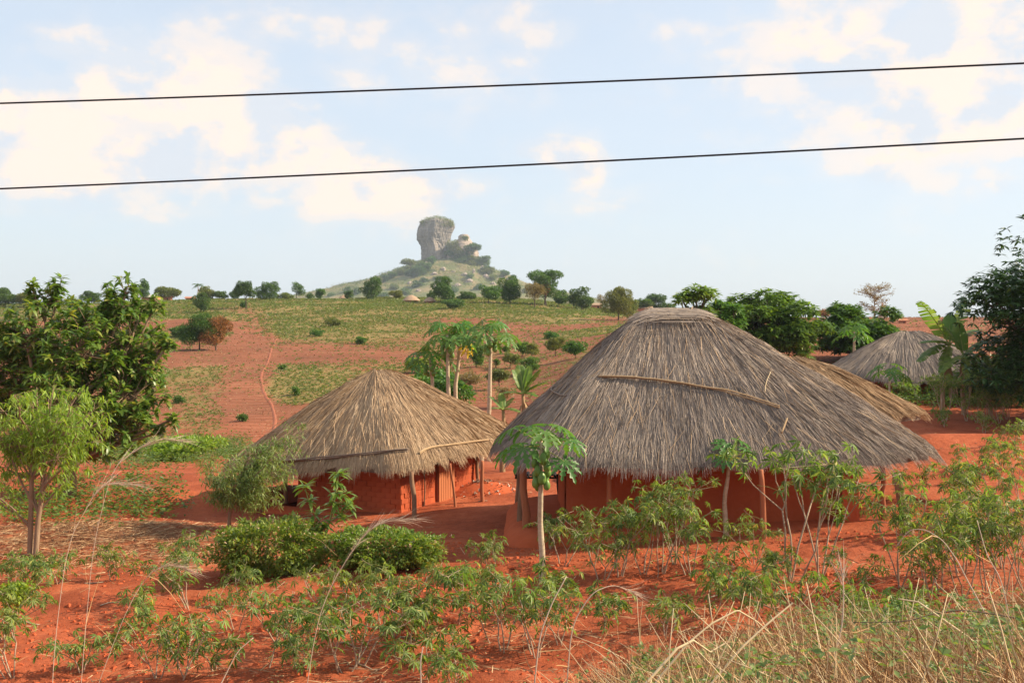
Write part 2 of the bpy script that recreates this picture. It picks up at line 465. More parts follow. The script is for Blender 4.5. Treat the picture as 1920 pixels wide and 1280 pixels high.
M['plank'] = islandmat('reed_door', S3((.34, .115, .05), (.40, .145, .065), (.46, .18, .085)), .8, .15)
M['fruit'] = noisemat('green_papaya_fruit', S3((.09, .19, .035), (.13, .24, .05), (.20, .29, .07)), 5, bump=0, rough=.4, spec=.4)
M['wire'] = noisemat('black_cable', S3((.012, .012, .014), (.018, .018, .02), (.03, .03, .03)), 5, bump=0, rough=.6)
M['rock'] = noisemat('grey_rock', [(.25, (.10, .095, .09)), (.5, (.21, .19, .175)), (.75, (.36, .31, .265))], .09, 8, bump=1.0, bscale=.25, stretch=(1, 1, .28), bdist=3.0)
M['rock_band'] = noisemat('banded_rock', [(.25, (.20, .17, .15)), (.5, (.38, .31, .26)), (.75, (.52, .43, .35))], .08, 8, bump=1.0, bscale=.3, stretch=(.6, .6, 3), bdist=2.0)
M['husk'] = islandmat('pale_husks', S3((.30, .22, .17), (.42, .34, .27), (.56, .49, .42)), .8, .2)
M['charwood'] = noisemat('sooty_wood', S3((.02, .017, .015), (.045, .035, .03), (.08, .06, .05)), 9, bump=.4)
M['tin'] = noisemat('pale_tin_roof', S3((.45, .43, .40), (.58, .55, .50), (.66, .62, .56)), 2, bump=0, rough=.5)
M['farwall'] = noisemat('far_mud_wall', S3((.36, .15, .085), (.45, .20, .12), (.52, .27, .17)), 1.5, bump=0)
M['farthatch'] = noisemat('far_thatch', S3((.26, .17, .12), (.36, .25, .17), (.44, .32, .23)), 2.5, bump=.5)

# ------------------------------------------------------------------ terrain
_yt = np.linspace(0, 4600, 9201)


def table(pts, win):
    z = np.interp(_yt, [p[0] for p in pts], [p[1] for p in pts])
    k = np.ones(win) / win
    zp = np.pad(z, win // 2, mode='edge')
    return np.convolve(zp, k, 'same')[win // 2: win // 2 + len(z)]


ZL = table([(0, -.6), (32, -.75), (40, -1.2), (50, -1.9), (60, -2.4), (70, -2.1), (80, -1.2), (100, .1), (130, 1.5), (170, 3.9), (210, 6.5), (250, 8.7), (290, 9.7), (340, 9.6), (500, 6), (1000, 3), (2000, 0), (4600, -2)], 17)
ZR = table([(0, .3), (30, .42), (40, .9), (49, 1.4), (70, 2.4), (100, 3.2), (150, 3.9), (220, 4.6), (300, 4.75), (500, 4.0), (1000, 2.5), (2000, 0), (4600, -2)], 17)


def gz(x, y):
    x = np.asarray(x, float); y = np.asarray(y, float)
    u = x / np.maximum(y, 8.0)
    zl = np.interp(y, _yt, ZL); zr = np.interp(y, _yt, ZR)
    t = sstep(-.02, .17, u)
    far = zl * (1 - t) + zr * t
    far = far - 1.3 * sstep(-.27, -.42, u) * sstep(120, 250, y)
    near = np.clip(.066 * (x - 4), -.78, .55)
    k = sstep(30, 50, y)
    z = near * (1 - k) + far * k
    # road bank the camera stands on, reaching farther out on the right
    rr = sstep(-2.0, 3.0, x)
    toe = 11 + 6.0 * rr; wdt = 10.5 + 4.5 * rr
    bank = 2.75 * sstep(0, 1, (toe - y) / wdt)
    z = z + bank - np.minimum(z, 0) * sstep(0, 1, (toe - y) / wdt)
    # cassava beds and trodden yard
    plot = sstep(23.0, 20.5, y) * sstep(10, 13, y) * (1 - .7 * sstep(6, 9, x))
    z = z + plot * (.21 * fbm(x / 1.3, y / .8, 3, 3) + .04 * fbm(x / .25, y / .25, 5, 2))
    z = z + .025 * fbm(x / .9, y / .9, 8, 3) * sstep(45, 30, y)
    z = z + (.34 + .22 * fbm(x / .8, y / .6, 15, 3)) * np.exp(-((x + 9.6) / 3.2) ** 2 - ((y - 26.4) / 1.5) ** 2) + (.42 + .25 * fbm(x / 1.2, y / .7, 16, 3)) * np.exp(-((x + 8.0) / 4.5) ** 2 - ((y - 31.6) / .8) ** 2)
    z = z + .55 * np.exp(-((x - 12) / 4.0) ** 2 - ((y - 29.5) / .9) ** 2) + .50 * np.exp(-((x - 13.5) / 5.0) ** 2 - ((y - 33.2) / .9) ** 2)
    z = z + sstep(35, 70, y) * (.35 * fbm(x / 9, y / 9, 11, 4)) * (1 - sstep(900, 1500, y)) + sstep(150, 280, y) * .9 * fbm(x / 45, y / 60, 21, 3)
    return z


def hit(px, py, dmax=900.0):
    """ground point seen at a photo pixel"""
    d = np.concatenate([np.linspace(6, 60, 800), np.linspace(60.1, dmax, 2500)])
    p = np.stack([(px - 960) / FPX * d, d, CAMZ + (HZ - py) / FPX * d], -1)
    below = p[:, 2] <= gz(p[:, 0], p[:, 1])
    if below.any():
        i = int(np.argmax(below))
    else:       # the ray clears the skyline: stand on the crest below it
        gap = p[:, 2] - gz(p[:, 0], p[:, 1]); gap[(d < 150) | (d > 420)] = 1e9; i = int(np.argmin(gap / d))
    q = p[i]
    if q[1] > 420:
        gap = p[:, 2] - gz(p[:, 0], p[:, 1]); gap[(d < 150) | (d > 420)] = 1e9; q = p[int(np.argmin(gap / d))]
    return np.array([q[0], q[1], float(gz(q[0], q[1]))])


def blob(px, py, cx, cy, rx, ry, soft=.35):
    r = np.sqrt(((px - cx) / rx) ** 2 + ((py - cy) / ry) ** 2)
    return sstep(1 + soft, 1 - soft, r)


def cover_at(x, y, z):
    """land cover where it lies on the ground: green growth, dry stubble, tilled rows"""
    yy = np.maximum(y, 3.0)
    px = 960 + x / yy * FPX; py = HZ + (CAMZ - z) / yy * FPX
    far = sstep(45, 60, y)
    jit = 14 * fbm(x / 14, y / 14, 31, 3)
    pyj = py + jit; pxj = px + jit * 2.2
    left = sstep(1240, 1130, px)
    green = left * sstep(612, 585, pyj) * .95
    green = np.maximum(green, left * blob(pxj, pyj, 620, 600, 190, 38) * .85)
    green = np.maximum(green, left * blob(pxj, pyj, 1040, 590, 120, 26) * .8)
    green = np.maximum(green, blob(pxj, pyj, 570, 725, 95, 34) * .85)
    green = np.maximum(green, blob(pxj, pyj, 690, 640, 260, 40, .6) * .42)
    green = np.maximum(green, blob(pxj, pyj, 960, 690, 150, 55, .6) * .35)
    green = np.maximum(green, blob(pxj, pyj, 320, 850, 170, 34) * .9)
    green = np.maximum(green, blob(pxj, pyj, 360, 755, 60, 70, .6) * .42)
    pn = .5 + .5 * fbm(x / 22 + 4, y / 30, 35, 4)
    green = np.maximum(green, left * sstep(800, 640, py) * (.16 + .75 * sstep(.49, .66, pn)))
    green = green * (1 - .6 * blob(pxj, pyj, 470, 700, 48, 140, .3)) * (1 - .8 * blob(pxj, pyj, 345, 612, 60, 18, .3)) * (1 - .6 * blob(pxj, pyj, 640, 665, 130, 22, .5))
    green = np.where(y > 300, .6, green) * far
    dry = (blob(pxj, pyj, 370, 720, 62, 100, .5) * .6 + blob(pxj, pyj, 860, 655, 110, 40, .6) * .5 + blob(pxj, pyj, 200, 580, 240, 14, .5) * .7 + blob(pxj, pyj, 1040, 650, 100, 40, .6) * .5
           + left * blob(pxj, pyj, 730, 585, 330, 24, .5) * .45) * far
    tilled = blob(pxj, pyj, 465, 720, 55, 130, .25) * far + blob(pxj, pyj, 900, 745, 160, 26, .4) * far
    # near ground
    strawy = sstep(1000, 1060, py) * sstep(900, 1250, px) * (1 - far) * sstep(12.5, 9.5, y) * .8
    strawy = np.maximum(strawy, np.exp(-((x + 9.5) / 3.6) ** 2 - ((y - 26.3) / 2.2) ** 2) * 1.0)
    dry = np.maximum(dry, strawy)
    dry = np.maximum(dry, np.where(px > 1240, .25, .32) * far)
    return np.clip(green, 0, 1), np.clip(dry, 0, 1), np.clip(tilled, 0, 1)


def graded(fine_to, step, growth, end, start=0.0):
    v = list(np.arange(start, fine_to, step)); s = step
    while v[-1] < end:
        s *= growth; v.append(v[-1] + s)
    return np.array(v)


def build_ground():
    xp = graded(9.5, .13, 1.04, 4200)
    xs = np.concatenate([-xp[:0:-1], xp])
    yf = graded(33, .14, 1.026, 4300, 5.0)
    yb = 5.0 - graded(1, .5, 1.25, 60)[1:]
    ys = np.concatenate([yb[::-1], yf])
    X, Y = np.meshgrid(xs, ys, indexing='ij')
    Z = gz(X, Y)
    P = np.stack([X, Y, Z], -1)
    g = Geo(); g.grid(P)
    m, nt, out = nodes_of('red_earth'); L = nt.links.new
    N = nt.nodes.new
    at = N('ShaderNodeAttribute'); at.attribute_name = 'cover'
    sp = N('ShaderNodeSeparateColor'); L(at.outputs['Color'], sp.inputs[0])
    tc = N('ShaderNodeTexCoord')

    def noise(scale, det=6, rough=.6, stretch=(1, 1, 1)):
        mp = N('ShaderNodeMapping'); mp.inputs['Scale'].default_value = stretch; L(tc.outputs['Object'], mp.inputs[0])
        n = N('ShaderNodeTexNoise'); n.inputs['Scale'].default_value = scale; n.inputs['Detail'].default_value = det; n.inputs['Roughness'].default_value = rough
        L(mp.outputs[0], n.inputs['Vector']); return n.outputs[0]

    def mth(op, a, b, clamp=False):
        n = N('ShaderNodeMath'); n.operation = op; n.use_clamp = clamp
        for i, v in enumerate((a, b)):
            if isinstance(v, (int, float)):
                n.inputs[i].default_value = v
            else:
                L(v, n.inputs[i])
        return n.outputs[0]

    def mix(f, a, b):
        n = N('ShaderNodeMix'); n.data_type = 'RGBA'; L(f, n.inputs[0])
        for i, v in ((6, a), (7, b)):
            if isinstance(v, tuple):
                n.inputs[i].default_value = (*v, 1)
            else:
                L(v, n.inputs[i])
        return n.outputs[2]
    soil = ramp(nt, noise(.55, 8, .65), [(.25, (.22, .054, .025)), (.5, (.345, .086, .037)), (.75, (.48, .145, .066))])
    fine = ramp(nt, noise(7, 9, .78), [(.3, (.62, .58, .56)), (.5, (.98, .98, .98)), (.72, (1.2, 1.22, 1.25))])
    mm = N('ShaderNodeMix'); mm.data_type = 'RGBA'; mm.blend_type = 'MULTIPLY'; mm.inputs[0].default_value = 1; L(soil, mm.inputs[6]); L(fine, mm.inputs[7])
    soil = mm.outputs[2]
    broad = ramp(nt, noise(.22, 5, .6), [(.32, (.76, .72, .70)), (.5, (1, 1, 1)), (.68, (1.14, 1.2, 1.25))])
    mb = N('ShaderNodeMix'); mb.data_type = 'RGBA'; mb.blend_type = 'MULTIPLY'; mb.inputs[0].default_value = 1; L(soil, mb.inputs[6]); L(broad, mb.inputs[7]); soil = mb.outputs[2]
    far_s = ramp(nt, noise(.13, 8, .7), [(.3, (.155, .062, .034)), (.55, (.235, .088, .047)), (.75, (.33, .132, .072))])
    sepp = N('ShaderNodeSeparateXYZ'); L(tc.outputs['Object'], sepp.inputs[0])
    fy = N('ShaderNodeMapRange'); fy.inputs[1].default_value = 38; fy.inputs[2].default_value = 75; L(sepp.outputs[1], fy.inputs[0])
    soil = mix(fy.outputs[0], soil, far_s)
    brk = noise(.42, 9, .72)
    fine2 = noise(1.6, 6, .7)
    brk2 = mth('ADD', mth('MULTIPLY', brk, .55), mth('MULTIPLY', fine2, .45))
    gsel = mth('MULTIPLY', mth('SUBTRACT', mth('ADD', sp.outputs[0], mth('MULTIPLY', mth('SUBTRACT', brk2, .5), 2.6)), .30), 3.0, True)
    dsel = mth('MULTIPLY', mth('SUBTRACT', mth('ADD', sp.outputs[1], mth('MULTIPLY', mth('SUBTRACT', fine2, .5), 2.2)), .45), 2.4, True)
    dryc = ramp(nt, noise(2.2, 6, .7), [(.3, (.16, .080, .045)), (.6, (.25, .14, .075)), (.8, (.33, .20, .11))])
    grnc = ramp(nt, noise(.35, 8, .7), [(.3, (.15, .125, .046)), (.5, (.215, .175, .062)), (.72, (.30, .225, .09))])
    c = mix(mth('MULTIPLY', dsel, .8), soil, dryc)
    c = mix(mth('MULTIPLY', gsel, .85), c, grnc)
    # hoed rows: dark furrow and pale crest with stubble
    wv = N('ShaderNodeTexWave'); wv.wave_type = 'BANDS'; wv.bands_direction = 'Y'; wv.inputs['Scale'].default_value = .27; wv.inputs['Distortion'].default_value = 3.5; wv.inputs['Detail'].default_value = 3
    L(tc.outputs['Object'], wv.inputs['Vector'])
    rows = mth('MULTIPLY', mth('MULTIPLY', wv.outputs['Fac'], sp.outputs[2]), .22)
    c = mix(rows, c, (.42, .17, .10))
    p = N('ShaderNodeBsdfPrincipled'); L(c, p.inputs['Base Color']); p.inputs['Roughness'].default_value = .95; p.inputs['Specular IOR Level'].default_value = .1
    hgt = mth('ADD', mth('MULTIPLY', noise(5, 8, .7), .6), mth('MULTIPLY', noise(22, 5, .7), .25))
    hgt = mth('ADD', hgt, mth('MULTIPLY', mth('MULTIPLY', wv.outputs['Fac'], sp.outputs[2]), 1.6))
    b = N('ShaderNodeBump'); b.inputs['Strength'].default_value = .8; b.inputs['Distance'].default_value = .09; L(hgt, b.inputs['Height']); L(b.outputs[0], p.inputs['Normal'])
    L(p.outputs[0], out.inputs[0])
    o = g.build('ground', m); o['kind'] = 'structure'
    gr, dr, ti = cover_at(X.ravel(), Y.ravel(), Z.ravel())
    ca = o.data.color_attributes.new('cover', 'FLOAT_COLOR', 'POINT')
    ca.data.foreach_set('color', np.stack([gr, dr, ti, np.ones_like(gr)], -1).astype(np.float32).ravel())
    return o


build_ground()


def strip(name, pix, width, mat, lift=.05):
    """a trodden path laid along ground points"""
    pts = np.array([hit(*p) for p in pix]); n = 6
    t = np.linspace(0, len(pts) - 1, (len(pts) - 1) * n + 1)
    q = np.stack([np.interp(t, np.arange(len(pts)), pts[:, k]) for k in range(2)], -1)
    q = q + np.stack([fbm(t * .7, t * 0, 5, 2), fbm(t * .7, t * 0 + 7, 6, 2)], -1) * width * .6
    tn = nrm(np.gradient(q, axis=0)); sd = np.stack([tn[:, 1], -tn[:, 0]], -1)
    wv = width * (.8 + .5 * vnoise(t * 1.3, t * 0, 9))
    rows = []
    for k in np.linspace(-.5, .5, 5):
        e = q + sd * (wv * k)[:, None]
        rows.append(np.concatenate([e, (gz(e[:, 0], e[:, 1]) + lift * (1 - 1.9 * abs(k)))[:, None]], -1))
    g = Geo(); g.grid(np.stack(rows, 1))
    o = g.build(name, mat); o['kind'] = 'structure'
    return o


pathm = noisemat('trodden_red_path', S3((.22, .075, .040), (.28, .094, .05), (.35, .13, .07)), 1.2, bump=0)
strip('path', [(524, 628), (508, 655), (498, 685), (490, 710), (494, 735), (508, 760), (516, 790), (512, 815)], 0.24, pathm, .05)
strip('path', [(1010, 742), (960, 748), (915, 760)], .5, pathm, .1)

# ------------------------------------------------------------------ the rock outcrop and its hill
KD = 1500.0
kx = (812 - 960) / FPX * KD


def kz(py):
    return CAMZ + (HZ - py) / FPX * KD


def kxx(px):
    return (px - 960) / FPX * KD


def build_hill():
    # skyline of the cone as seen in profile: offset from the axis (m) against height (m)
    off = np.array([0, 18, 40, 77, 110, 126, 151, 210, 300, 420])
    hl = np.array([84, 82, 74, 60, 52, 48, 43, 30, 14, -8])
    hr = np.array([84, 85, 84, 73, 60, 53, 46, 33, 16, -8])
    rr = np.concatenate([np.linspace(0, 150, 60), np.linspace(156, 420, 40)]); an = np.linspace(0, 2 * math.pi, 160, endpoint=False)
    A, R = np.meshgrid(an, rr, indexing='ij')
    side = np.cos(A) * .5 + .5
    Z = (np.interp(R, off, hl) * (1 - side) + np.interp(R, off, hr) * side)
    Xo = np.cos(A) * R; Yo = np.sin(A) * R * .85
    Z = Z + fbm(Xo / 30, Yo / 30, 41, 4) * 4.0 * sstep(0, 40, R) + np.abs(fbm(Xo / 8, Yo / 8, 44, 3)) * 2.2
    P = np.stack([kx + Xo, KD + Yo, Z], -1)
    g = Geo(); g.grid(P, closed_u=True)
    m = noisemat('hill_scrub', [(.25, (.08, .105, .04)), (.45, (.135, .15, .06)), (.6, (.22, .18, .09)), (.78, (.31, .23, .13))], .05, 9, bump=.8, bscale=.4, bdist=2.0)
    o = g.build('hill', m); o['kind'] = 'structure'
    return P


HILL = build_hill()


def hill_z(x, y):
    d = (HILL[..., 0] - x) ** 2 + (HILL[..., 1] - y) ** 2
    i = np.unravel_index(np.argmin(d), d.shape)
    return HILL[i][2]


def rock(name, rows, depth, mat, parent=None, seed=1, n=64, rough=1.0, cy=0, pw=1.7):
    """stacked outline rings: rows of (py, px_left, px_right) turned into a craggy solid at its own distance"""
    rows = sorted(rows, key=lambda r: -r[0])
    pys = np.array([r[0] for r in rows]); L_ = np.array([r[1] for r in rows]); R_ = np.array([r[2] for r in rows])
    t = np.linspace(0, 1, 60); idx = t * (len(rows) - 1)
    py = np.interp(idx, np.arange(len(rows)), pys); l = np.interp(idx, np.arange(len(rows)), L_); r = np.interp(idx, np.arange(len(rows)), R_)
    an = np.linspace(0, 2 * math.pi, n, endpoint=False)
    T, A = np.meshgrid(np.arange(60), an, indexing='ij')
    c = (l + r) / 2; h = (r - l) / 2
    rr_ = (np.abs(np.cos(A)) ** pw + np.abs(np.sin(A)) ** pw) ** (-1 / pw); cs = np.cos(A) * rr_; sn = np.sin(A) * rr_
    fl = 1 + .10 * fbm(A * 2.2, py[T] / 40, seed, 3) + .05 * rough * fbm(A * 9, py[T] / 6, seed + 5, 3) + .03 * rough * (vnoise(py[T] / 2.2, A * 2, seed + 9) - .5)
    X = kxx(c[T]) + cs * h[T] * KD / FPX * fl; Y = KD + cy + sn * h[T] * KD / FPX * depth * fl; Z = kz(py[T]) + 0 * A
    g = Geo(); P = np.stack([X, Y, Z], -1).transpose(1, 0, 2); g.grid(P, closed_u=True)
    g.V.append(P[:, -1].mean(0)[None] + [[0, 0, .6]]); ci = g.n; g.n += 1
    base = np.arange(n) * 60 + 59
    g.F[3].append(np.stack([base, np.roll(base, -1), np.full(n, ci)], -1))
    return g.build(name, mat, parent, smooth=False)


ro = thing('rock_outcrop', 'tall grey rock tower with undercut left side crowning the far hill', 'rock', (kx, KD, kz(486)))
rock('rock_tower', [(520, 792, 850), (480, 791, 846), (466, 790, 846), (458, 787, 845), (450, 781, 846), (440, 779, 849), (432, 779, 852), (424, 783, 852), (419, 785, 851), (416, 784, 850), (413, 790, 846), (410, 800, 838)], .95, M['rock'], ro, 3, n=96, rough=1.5, pw=1.2)
rock('rock_shoulder', [(515, 835, 905), (500, 836, 900), (484, 838, 897), (474, 842, 896), (466, 844, 894), (458, 848, 888), (452, 856, 884), (447, 861, 880)], .9, M['rock_band'], ro, 8, cy=-4)
rock('rock_knob', [(455, 858, 882), (448, 860, 881), (444, 859, 880), (440, 864, 877)], .9, M['rock_band'], ro, 12, 32, cy=-4)
ORD = ['first', 'second', 'third', 'fourth', 'fifth', 'sixth', 'seventh', 'eighth', 'ninth', 'tenth', 'eleventh', 'twelfth', 'thirteenth', 'fourteenth', 'fifteenth', 'sixteenth', 'seventeenth', 'eighteenth', 'nineteenth', 'twentieth', 'twenty-first', 'twenty-second', 'twenty-third', 'twenty-fourth', 'twenty-fifth', 'twenty-sixth', 'twenty-seventh', 'twenty-eighth', 'twenty-ninth', 'thirtieth']


def number_row(items, fmt):
    """items (object, px): label them by their place along the row, left to right"""
    for k, (o, _) in enumerate(sorted(items, key=lambda t: t[1])):
        o['label'] = fmt % ORD[k]


def hill_front(px, py):
    """point of the near side of the hill seen at a pixel"""
    qx, qy = proj(HILL); d = (qx - px) ** 2 + (qy - py) ** 2 + np.where(HILL[..., 1] > KD, 400, 0)
    return HILL[np.unravel_index(np.argmin(d), d.shape)]


rocks_ = []
for k, (px, py, w_, h_) in enumerate([(903, 508, 8, 12), (889, 510, 5, 8), (832, 506, 9, 6), (850, 510, 10, 5), (812, 514, 12, 6), (872, 515, 12, 6), (795, 522, 8, 5), (838, 524, 14, 6), (912, 520, 10, 6), (880, 528, 12, 6), (770, 532, 10, 6), (858, 536, 12, 6), (925, 532, 10, 5), (938, 543, 9, 5), (818, 538, 9, 5), (785, 545, 9, 5)]):
    q0 = hill_front(px, py); x, y, z0 = q0
    s_ = KD / FPX
    g = Geo(); r_ = np.random.default_rng(k + 60)
    an = np.linspace(0, 2 * math.pi, 11, endpoint=False); rings = []
    for q in np.linspace(0, 1, 6):
        rad = math.sqrt(max(0.02, 1 - q ** 2.6)) * (1 + .22 * r_.normal(size=11))
        rings.append(np.stack([x + np.cos(an) * rad * w_ * s_ * .55, y + np.sin(an) * rad * w_ * s_ * .45, np.full(11, z0 - 2.5 + q * (h_ * s_ + 1.5))], -1))
    g.grid(np.stack(rings, 1), closed_u=True)
    o = g.build('boulder', M['rock_band'], smooth=False)
    tag(o, '', 'boulder', 'boulders on the far hill'); rocks_.append((o, px))
number_row(rocks_, 'pale boulder on the far hill below the rock tower, %s from the left')

# ------------------------------------------------------------------ huts
def round_poly(corners, rad, n=240):
    """closed rounded polygon sampled evenly; corners (k,3)"""
    c = np.asarray(corners, float); k = len(c); pts = []
    for i in range(k):
        p0, p1, p2 = c[i - 1], c[i], c[(i + 1) % k]
        r = rad[i] if isinstance(rad, (list, tuple)) else rad
        a = p1 + (p0 - p1) * min(.48, r / np.linalg.norm((p0 - p1)[:2])); b = p1 + (p2 - p1) * min(.48, r / np.linalg.norm((p2 - p1)[:2]))
        for t in np.linspace(0, 1, 14):
            pts.append((1 - t) ** 2 * a + 2 * t * (1 - t) * p1 + t * t * b)
    pts = np.array(pts); pts = np.concatenate([pts, pts[:1]])
    s = np.concatenate([[0], np.cumsum(np.linalg.norm(np.diff(pts, axis=0), axis=1))])
    q = np.linspace(0, s[-1], n, endpoint=False)
    return np.stack([np.interp(q, s, pts[:, j]) for j in range(3)], -1)


class Roof:
    def __init__(s, eave, ridge, zr, p=1.2, seed=0, rough=.07):
        s.E = eave; s.n = len(eave); s.zr = zr; s.p = p; s.seed = seed; s.rough = rough
        a, b = np.asarray(ridge[0], float), np.asarray(ridge[1], float)
        ab = b - a; t = np.clip(((eave[:, :2] - a) @ ab) / max(ab @ ab, 1e-6), 0, 1)
        k = np.ones(31) / 31
        t = np.convolve(np.concatenate([t[-15:], t, t[:15]]), k, 'valid')
        s.R = a + t[:, None] * ab
        s.len = np.linalg.norm(np.concatenate([eave[:, :2] - s.R, (eave[:, 2] - zr)[:, None]], 1), axis=1)

    def at(s, th, q):
        """th in [0,n), q: 0 at the ridge, 1 at the eave, beyond 1 hanging free"""
        th = np.mod(th, s.n); i = np.floor(th).astype(int) % s.n; j = (i + 1) % s.n; f = (th - np.floor(th))[..., None]
        E = s.E[i] * (1 - f) + s.E[j] * f; R = s.R[i] * (1 - f) + s.R[j] * f
        qq = np.minimum(q, 1.0); over = np.maximum(q - 1, 0)
        xy = R + (E[..., :2] - R) * (qq + over * .75)[..., None]
        z = s.zr + (E[..., 2] - s.zr) * (np.maximum(qq, 0) ** s.p) + (E[..., 2] - s.zr) * over * 1.7
        z = z + s.rough * fbm(th / s.n * 26 + 3, q * 5, s.seed, 3) * np.clip(q * 3, 0, 1) + s.rough * .45 * fbm(th / s.n * 150, q * 3.5, s.seed + 7, 2)
        return np.concatenate([xy, z[..., None]], -1)

    def base_mesh(s, g, thick=.22):
        th = np.arange(s.n); q = np.linspace(.0, .965, 24)
        T, Q = np.meshgrid(th, q, indexing='ij')
        P = s.at(T.astype(float), Q); g.grid(P, closed_u=True)
        U = P.copy(); U[..., 2] -= thick * np.clip(Q * 4, 0, 1); g.grid(U[:, ::-1], closed_u=True)
        g.grid(np.stack([P[:, -1], U[:, -1]], 1), closed_u=True)

    def straw(s, g, count, length=(.5, 1.2), width=.018, lift=.05, seed=1, qmin=0.0, fringe=.35, wild=.06, thlo=None, thhi=None):
        r = np.random.default_rng(seed)
        u = r.random(count); q0 = np.sqrt(u * (1.0 - qmin ** 2) + qmin ** 2)
        nf = int(count * fringe * .3); q0[:nf] = r.uniform(.80, .97, nf)
        th = r.uniform(0 if thlo is None else thlo, s.n if thhi is None else thhi, count)
        ti = np.floor(th).astype(int) % s.n
        ln = r.uniform(*length, count) / s.len[ti]
        over = r.uniform(0.0, .085, count) * np.clip(.75 + 1.5 * fbm(th / s.n * 75, th * 0, seed + 3, 3), .1, 2)
        q0 = q0 - ln * .5
        q1 = np.minimum(q0 + ln, 1.0 + over)
        q0 = np.minimum(np.maximum(q0, qmin * .6), q1 - ln * .5)
        drift = r.normal(0, wild, count) * s.n / 40.0 + fbm(th / s.n * 18, q0 * 3, seed + 11, 2) * .35
        lift_ = r.uniform(.01, lift, count); curl = r.normal(0, .02, count)
        K = 3; pts = []
        for k in range(K):
            t = k / (K - 1)
            p = s.at(th + drift * t, q0 + (q1 - q0) * t)
            p[:, 2] += lift_ * (1.0 - .3 * t) + curl * math.sin(t * math.pi)
            pts.append(p)
        P = np.stack(pts, 1)
        tan = nrm(np.gradient(P, axis=1)); side = nrm(np.cross(tan, np.array([0, 0, 1.0])))
        nup = np.cross(side, tan); a = r.normal(0, .7, count)[:, None, None]
        sv = side * np.cos(a) + nup * np.sin(a)
        wd = (width * r.uniform(.6, 1.4, count))[:, None, None] * np.array([.9, 1.0, .4])[None, :, None] * .5
        A = P - sv * wd; B = P + sv * wd
        V = np.stack([A, B], 2).reshape(count * K * 2, 3)
        base = (np.arange(count) * K * 2)[:, None]
        f = np.concatenate([base + np.array([[2 * k, 2 * k + 1, 2 * k + 3, 2 * k + 2]]) for k in range(K - 1)], 0)
        g.add(V, f)

    def pick(s, px, py):
        """point of the near roof surface seen at a pixel"""
        if not hasattr(s, 'S'):
            T, Q = np.meshgrid(np.arange(0, s.n, .5), np.linspace(.02, 1, 160), indexing='ij')
            s.S = s.at(T, Q); s.SP = proj(s.S); s.cy = s.R[:, 1].mean()
        d = (s.SP[0] - px) ** 2 + (s.SP[1] - py) ** 2 + np.where(s.S[..., 1] > s.cy + .4, 1e4, 0)
        return s.S[np.unravel_index(np.argmin(d), d.shape)]


def roof_pole(roof, pix, rad, mat, parent, lift=.09, name='tie_pole', strands=1):
    pts = np.array([roof.pick(*p) for p in pix]) + [0, -.02, lift]
    t = np.linspace(0, len(pts) - 1, (len(pts) - 1) * 5 + 1)
    q = np.stack([np.interp(t, np.arange(len(pts)), pts[:, k]) for k in range(3)], -1)
    k = np.ones(5) / 5
    q = np.stack([np.convolve(np.pad(q[:, j], 2, mode='edge'), k, 'valid') for j in range(3)], -1)
    g = Geo()
    for s in range(strands):
        off = np.array([0, -.02, .035]) * (s - (strands - 1) / 2) if strands > 1 else 0
        g.tube(q + off + np.stack([fbm(t * 1.1, t * 0 + s, 4 + s, 2)] * 3, -1) * .02, rad * (1 - .25 * t / t[-1]), 6)
    return g.build(name, mat, parent)


def crooked_post(name, base, top, rad, mat, parent, seed=0, bend=.05):
    r = np.random.default_rng(seed); t = np.linspace(0, 1, 9)
    base = np.asarray(base, float); top = np.asarray(top, float)
    p = base + (top - base) * t[:, None]
    p[:, 0] += bend * fbm(t * 2.2 + seed, t * 0, seed, 2); p[:, 1] += bend * fbm(t * 2.2 + seed, t * 0 + 5, seed + 1, 2)
    g = Geo(); g.tube(p, rad * (1.12 - .25 * t + .12 * fbm(t * 4, t * 0, seed + 2, 2)), 9)
    return g.build(name, mat, parent)


def wall_strip(g, pts, z0, z1, bulge=.03, seed=0, cuts=28, batter=.03):
    """mud wall following a plan polyline, a little uneven, thicker at the foot"""
    pts = np.asarray(pts, float); n = len(pts)
    tn = nrm(np.gradient(pts, axis=0)); out = np.stack([tn[:, 1], -tn[:, 0]], -1)
    s = np.concatenate([[0], np.cumsum(np.linalg.norm(np.diff(pts, axis=0), axis=1))])
    zz = np.linspace(0, 1, cuts); S_, T = np.meshgrid(np.arange(n), zz, indexing='ij')
    off = bulge * fbm(s[S_] * 1.3, T * 2.2, seed, 4) + batter * (1 - T) ** 2 + .10 * np.exp(-T * 14)
    P = np.concatenate([pts[S_] + out[S_] * off[..., None], (z0 + (z1 - z0) * T)[..., None]], -1)
    g.grid(P)


def densify(c, step=.12, closed=True):
    c = np.asarray(c, float); out = []
    m = len(c) if closed else len(c) - 1
    for i in range(m):
        a, b = c[i], c[(i + 1) % len(c)]; n = max(2, int(np.linalg.norm(b - a) / step))
        out += [a + (b - a) * t for t in np.linspace(0, 1, n, endpoint=False)]
    out.append(c[0] if closed else c[-1])
    return np.array(out)


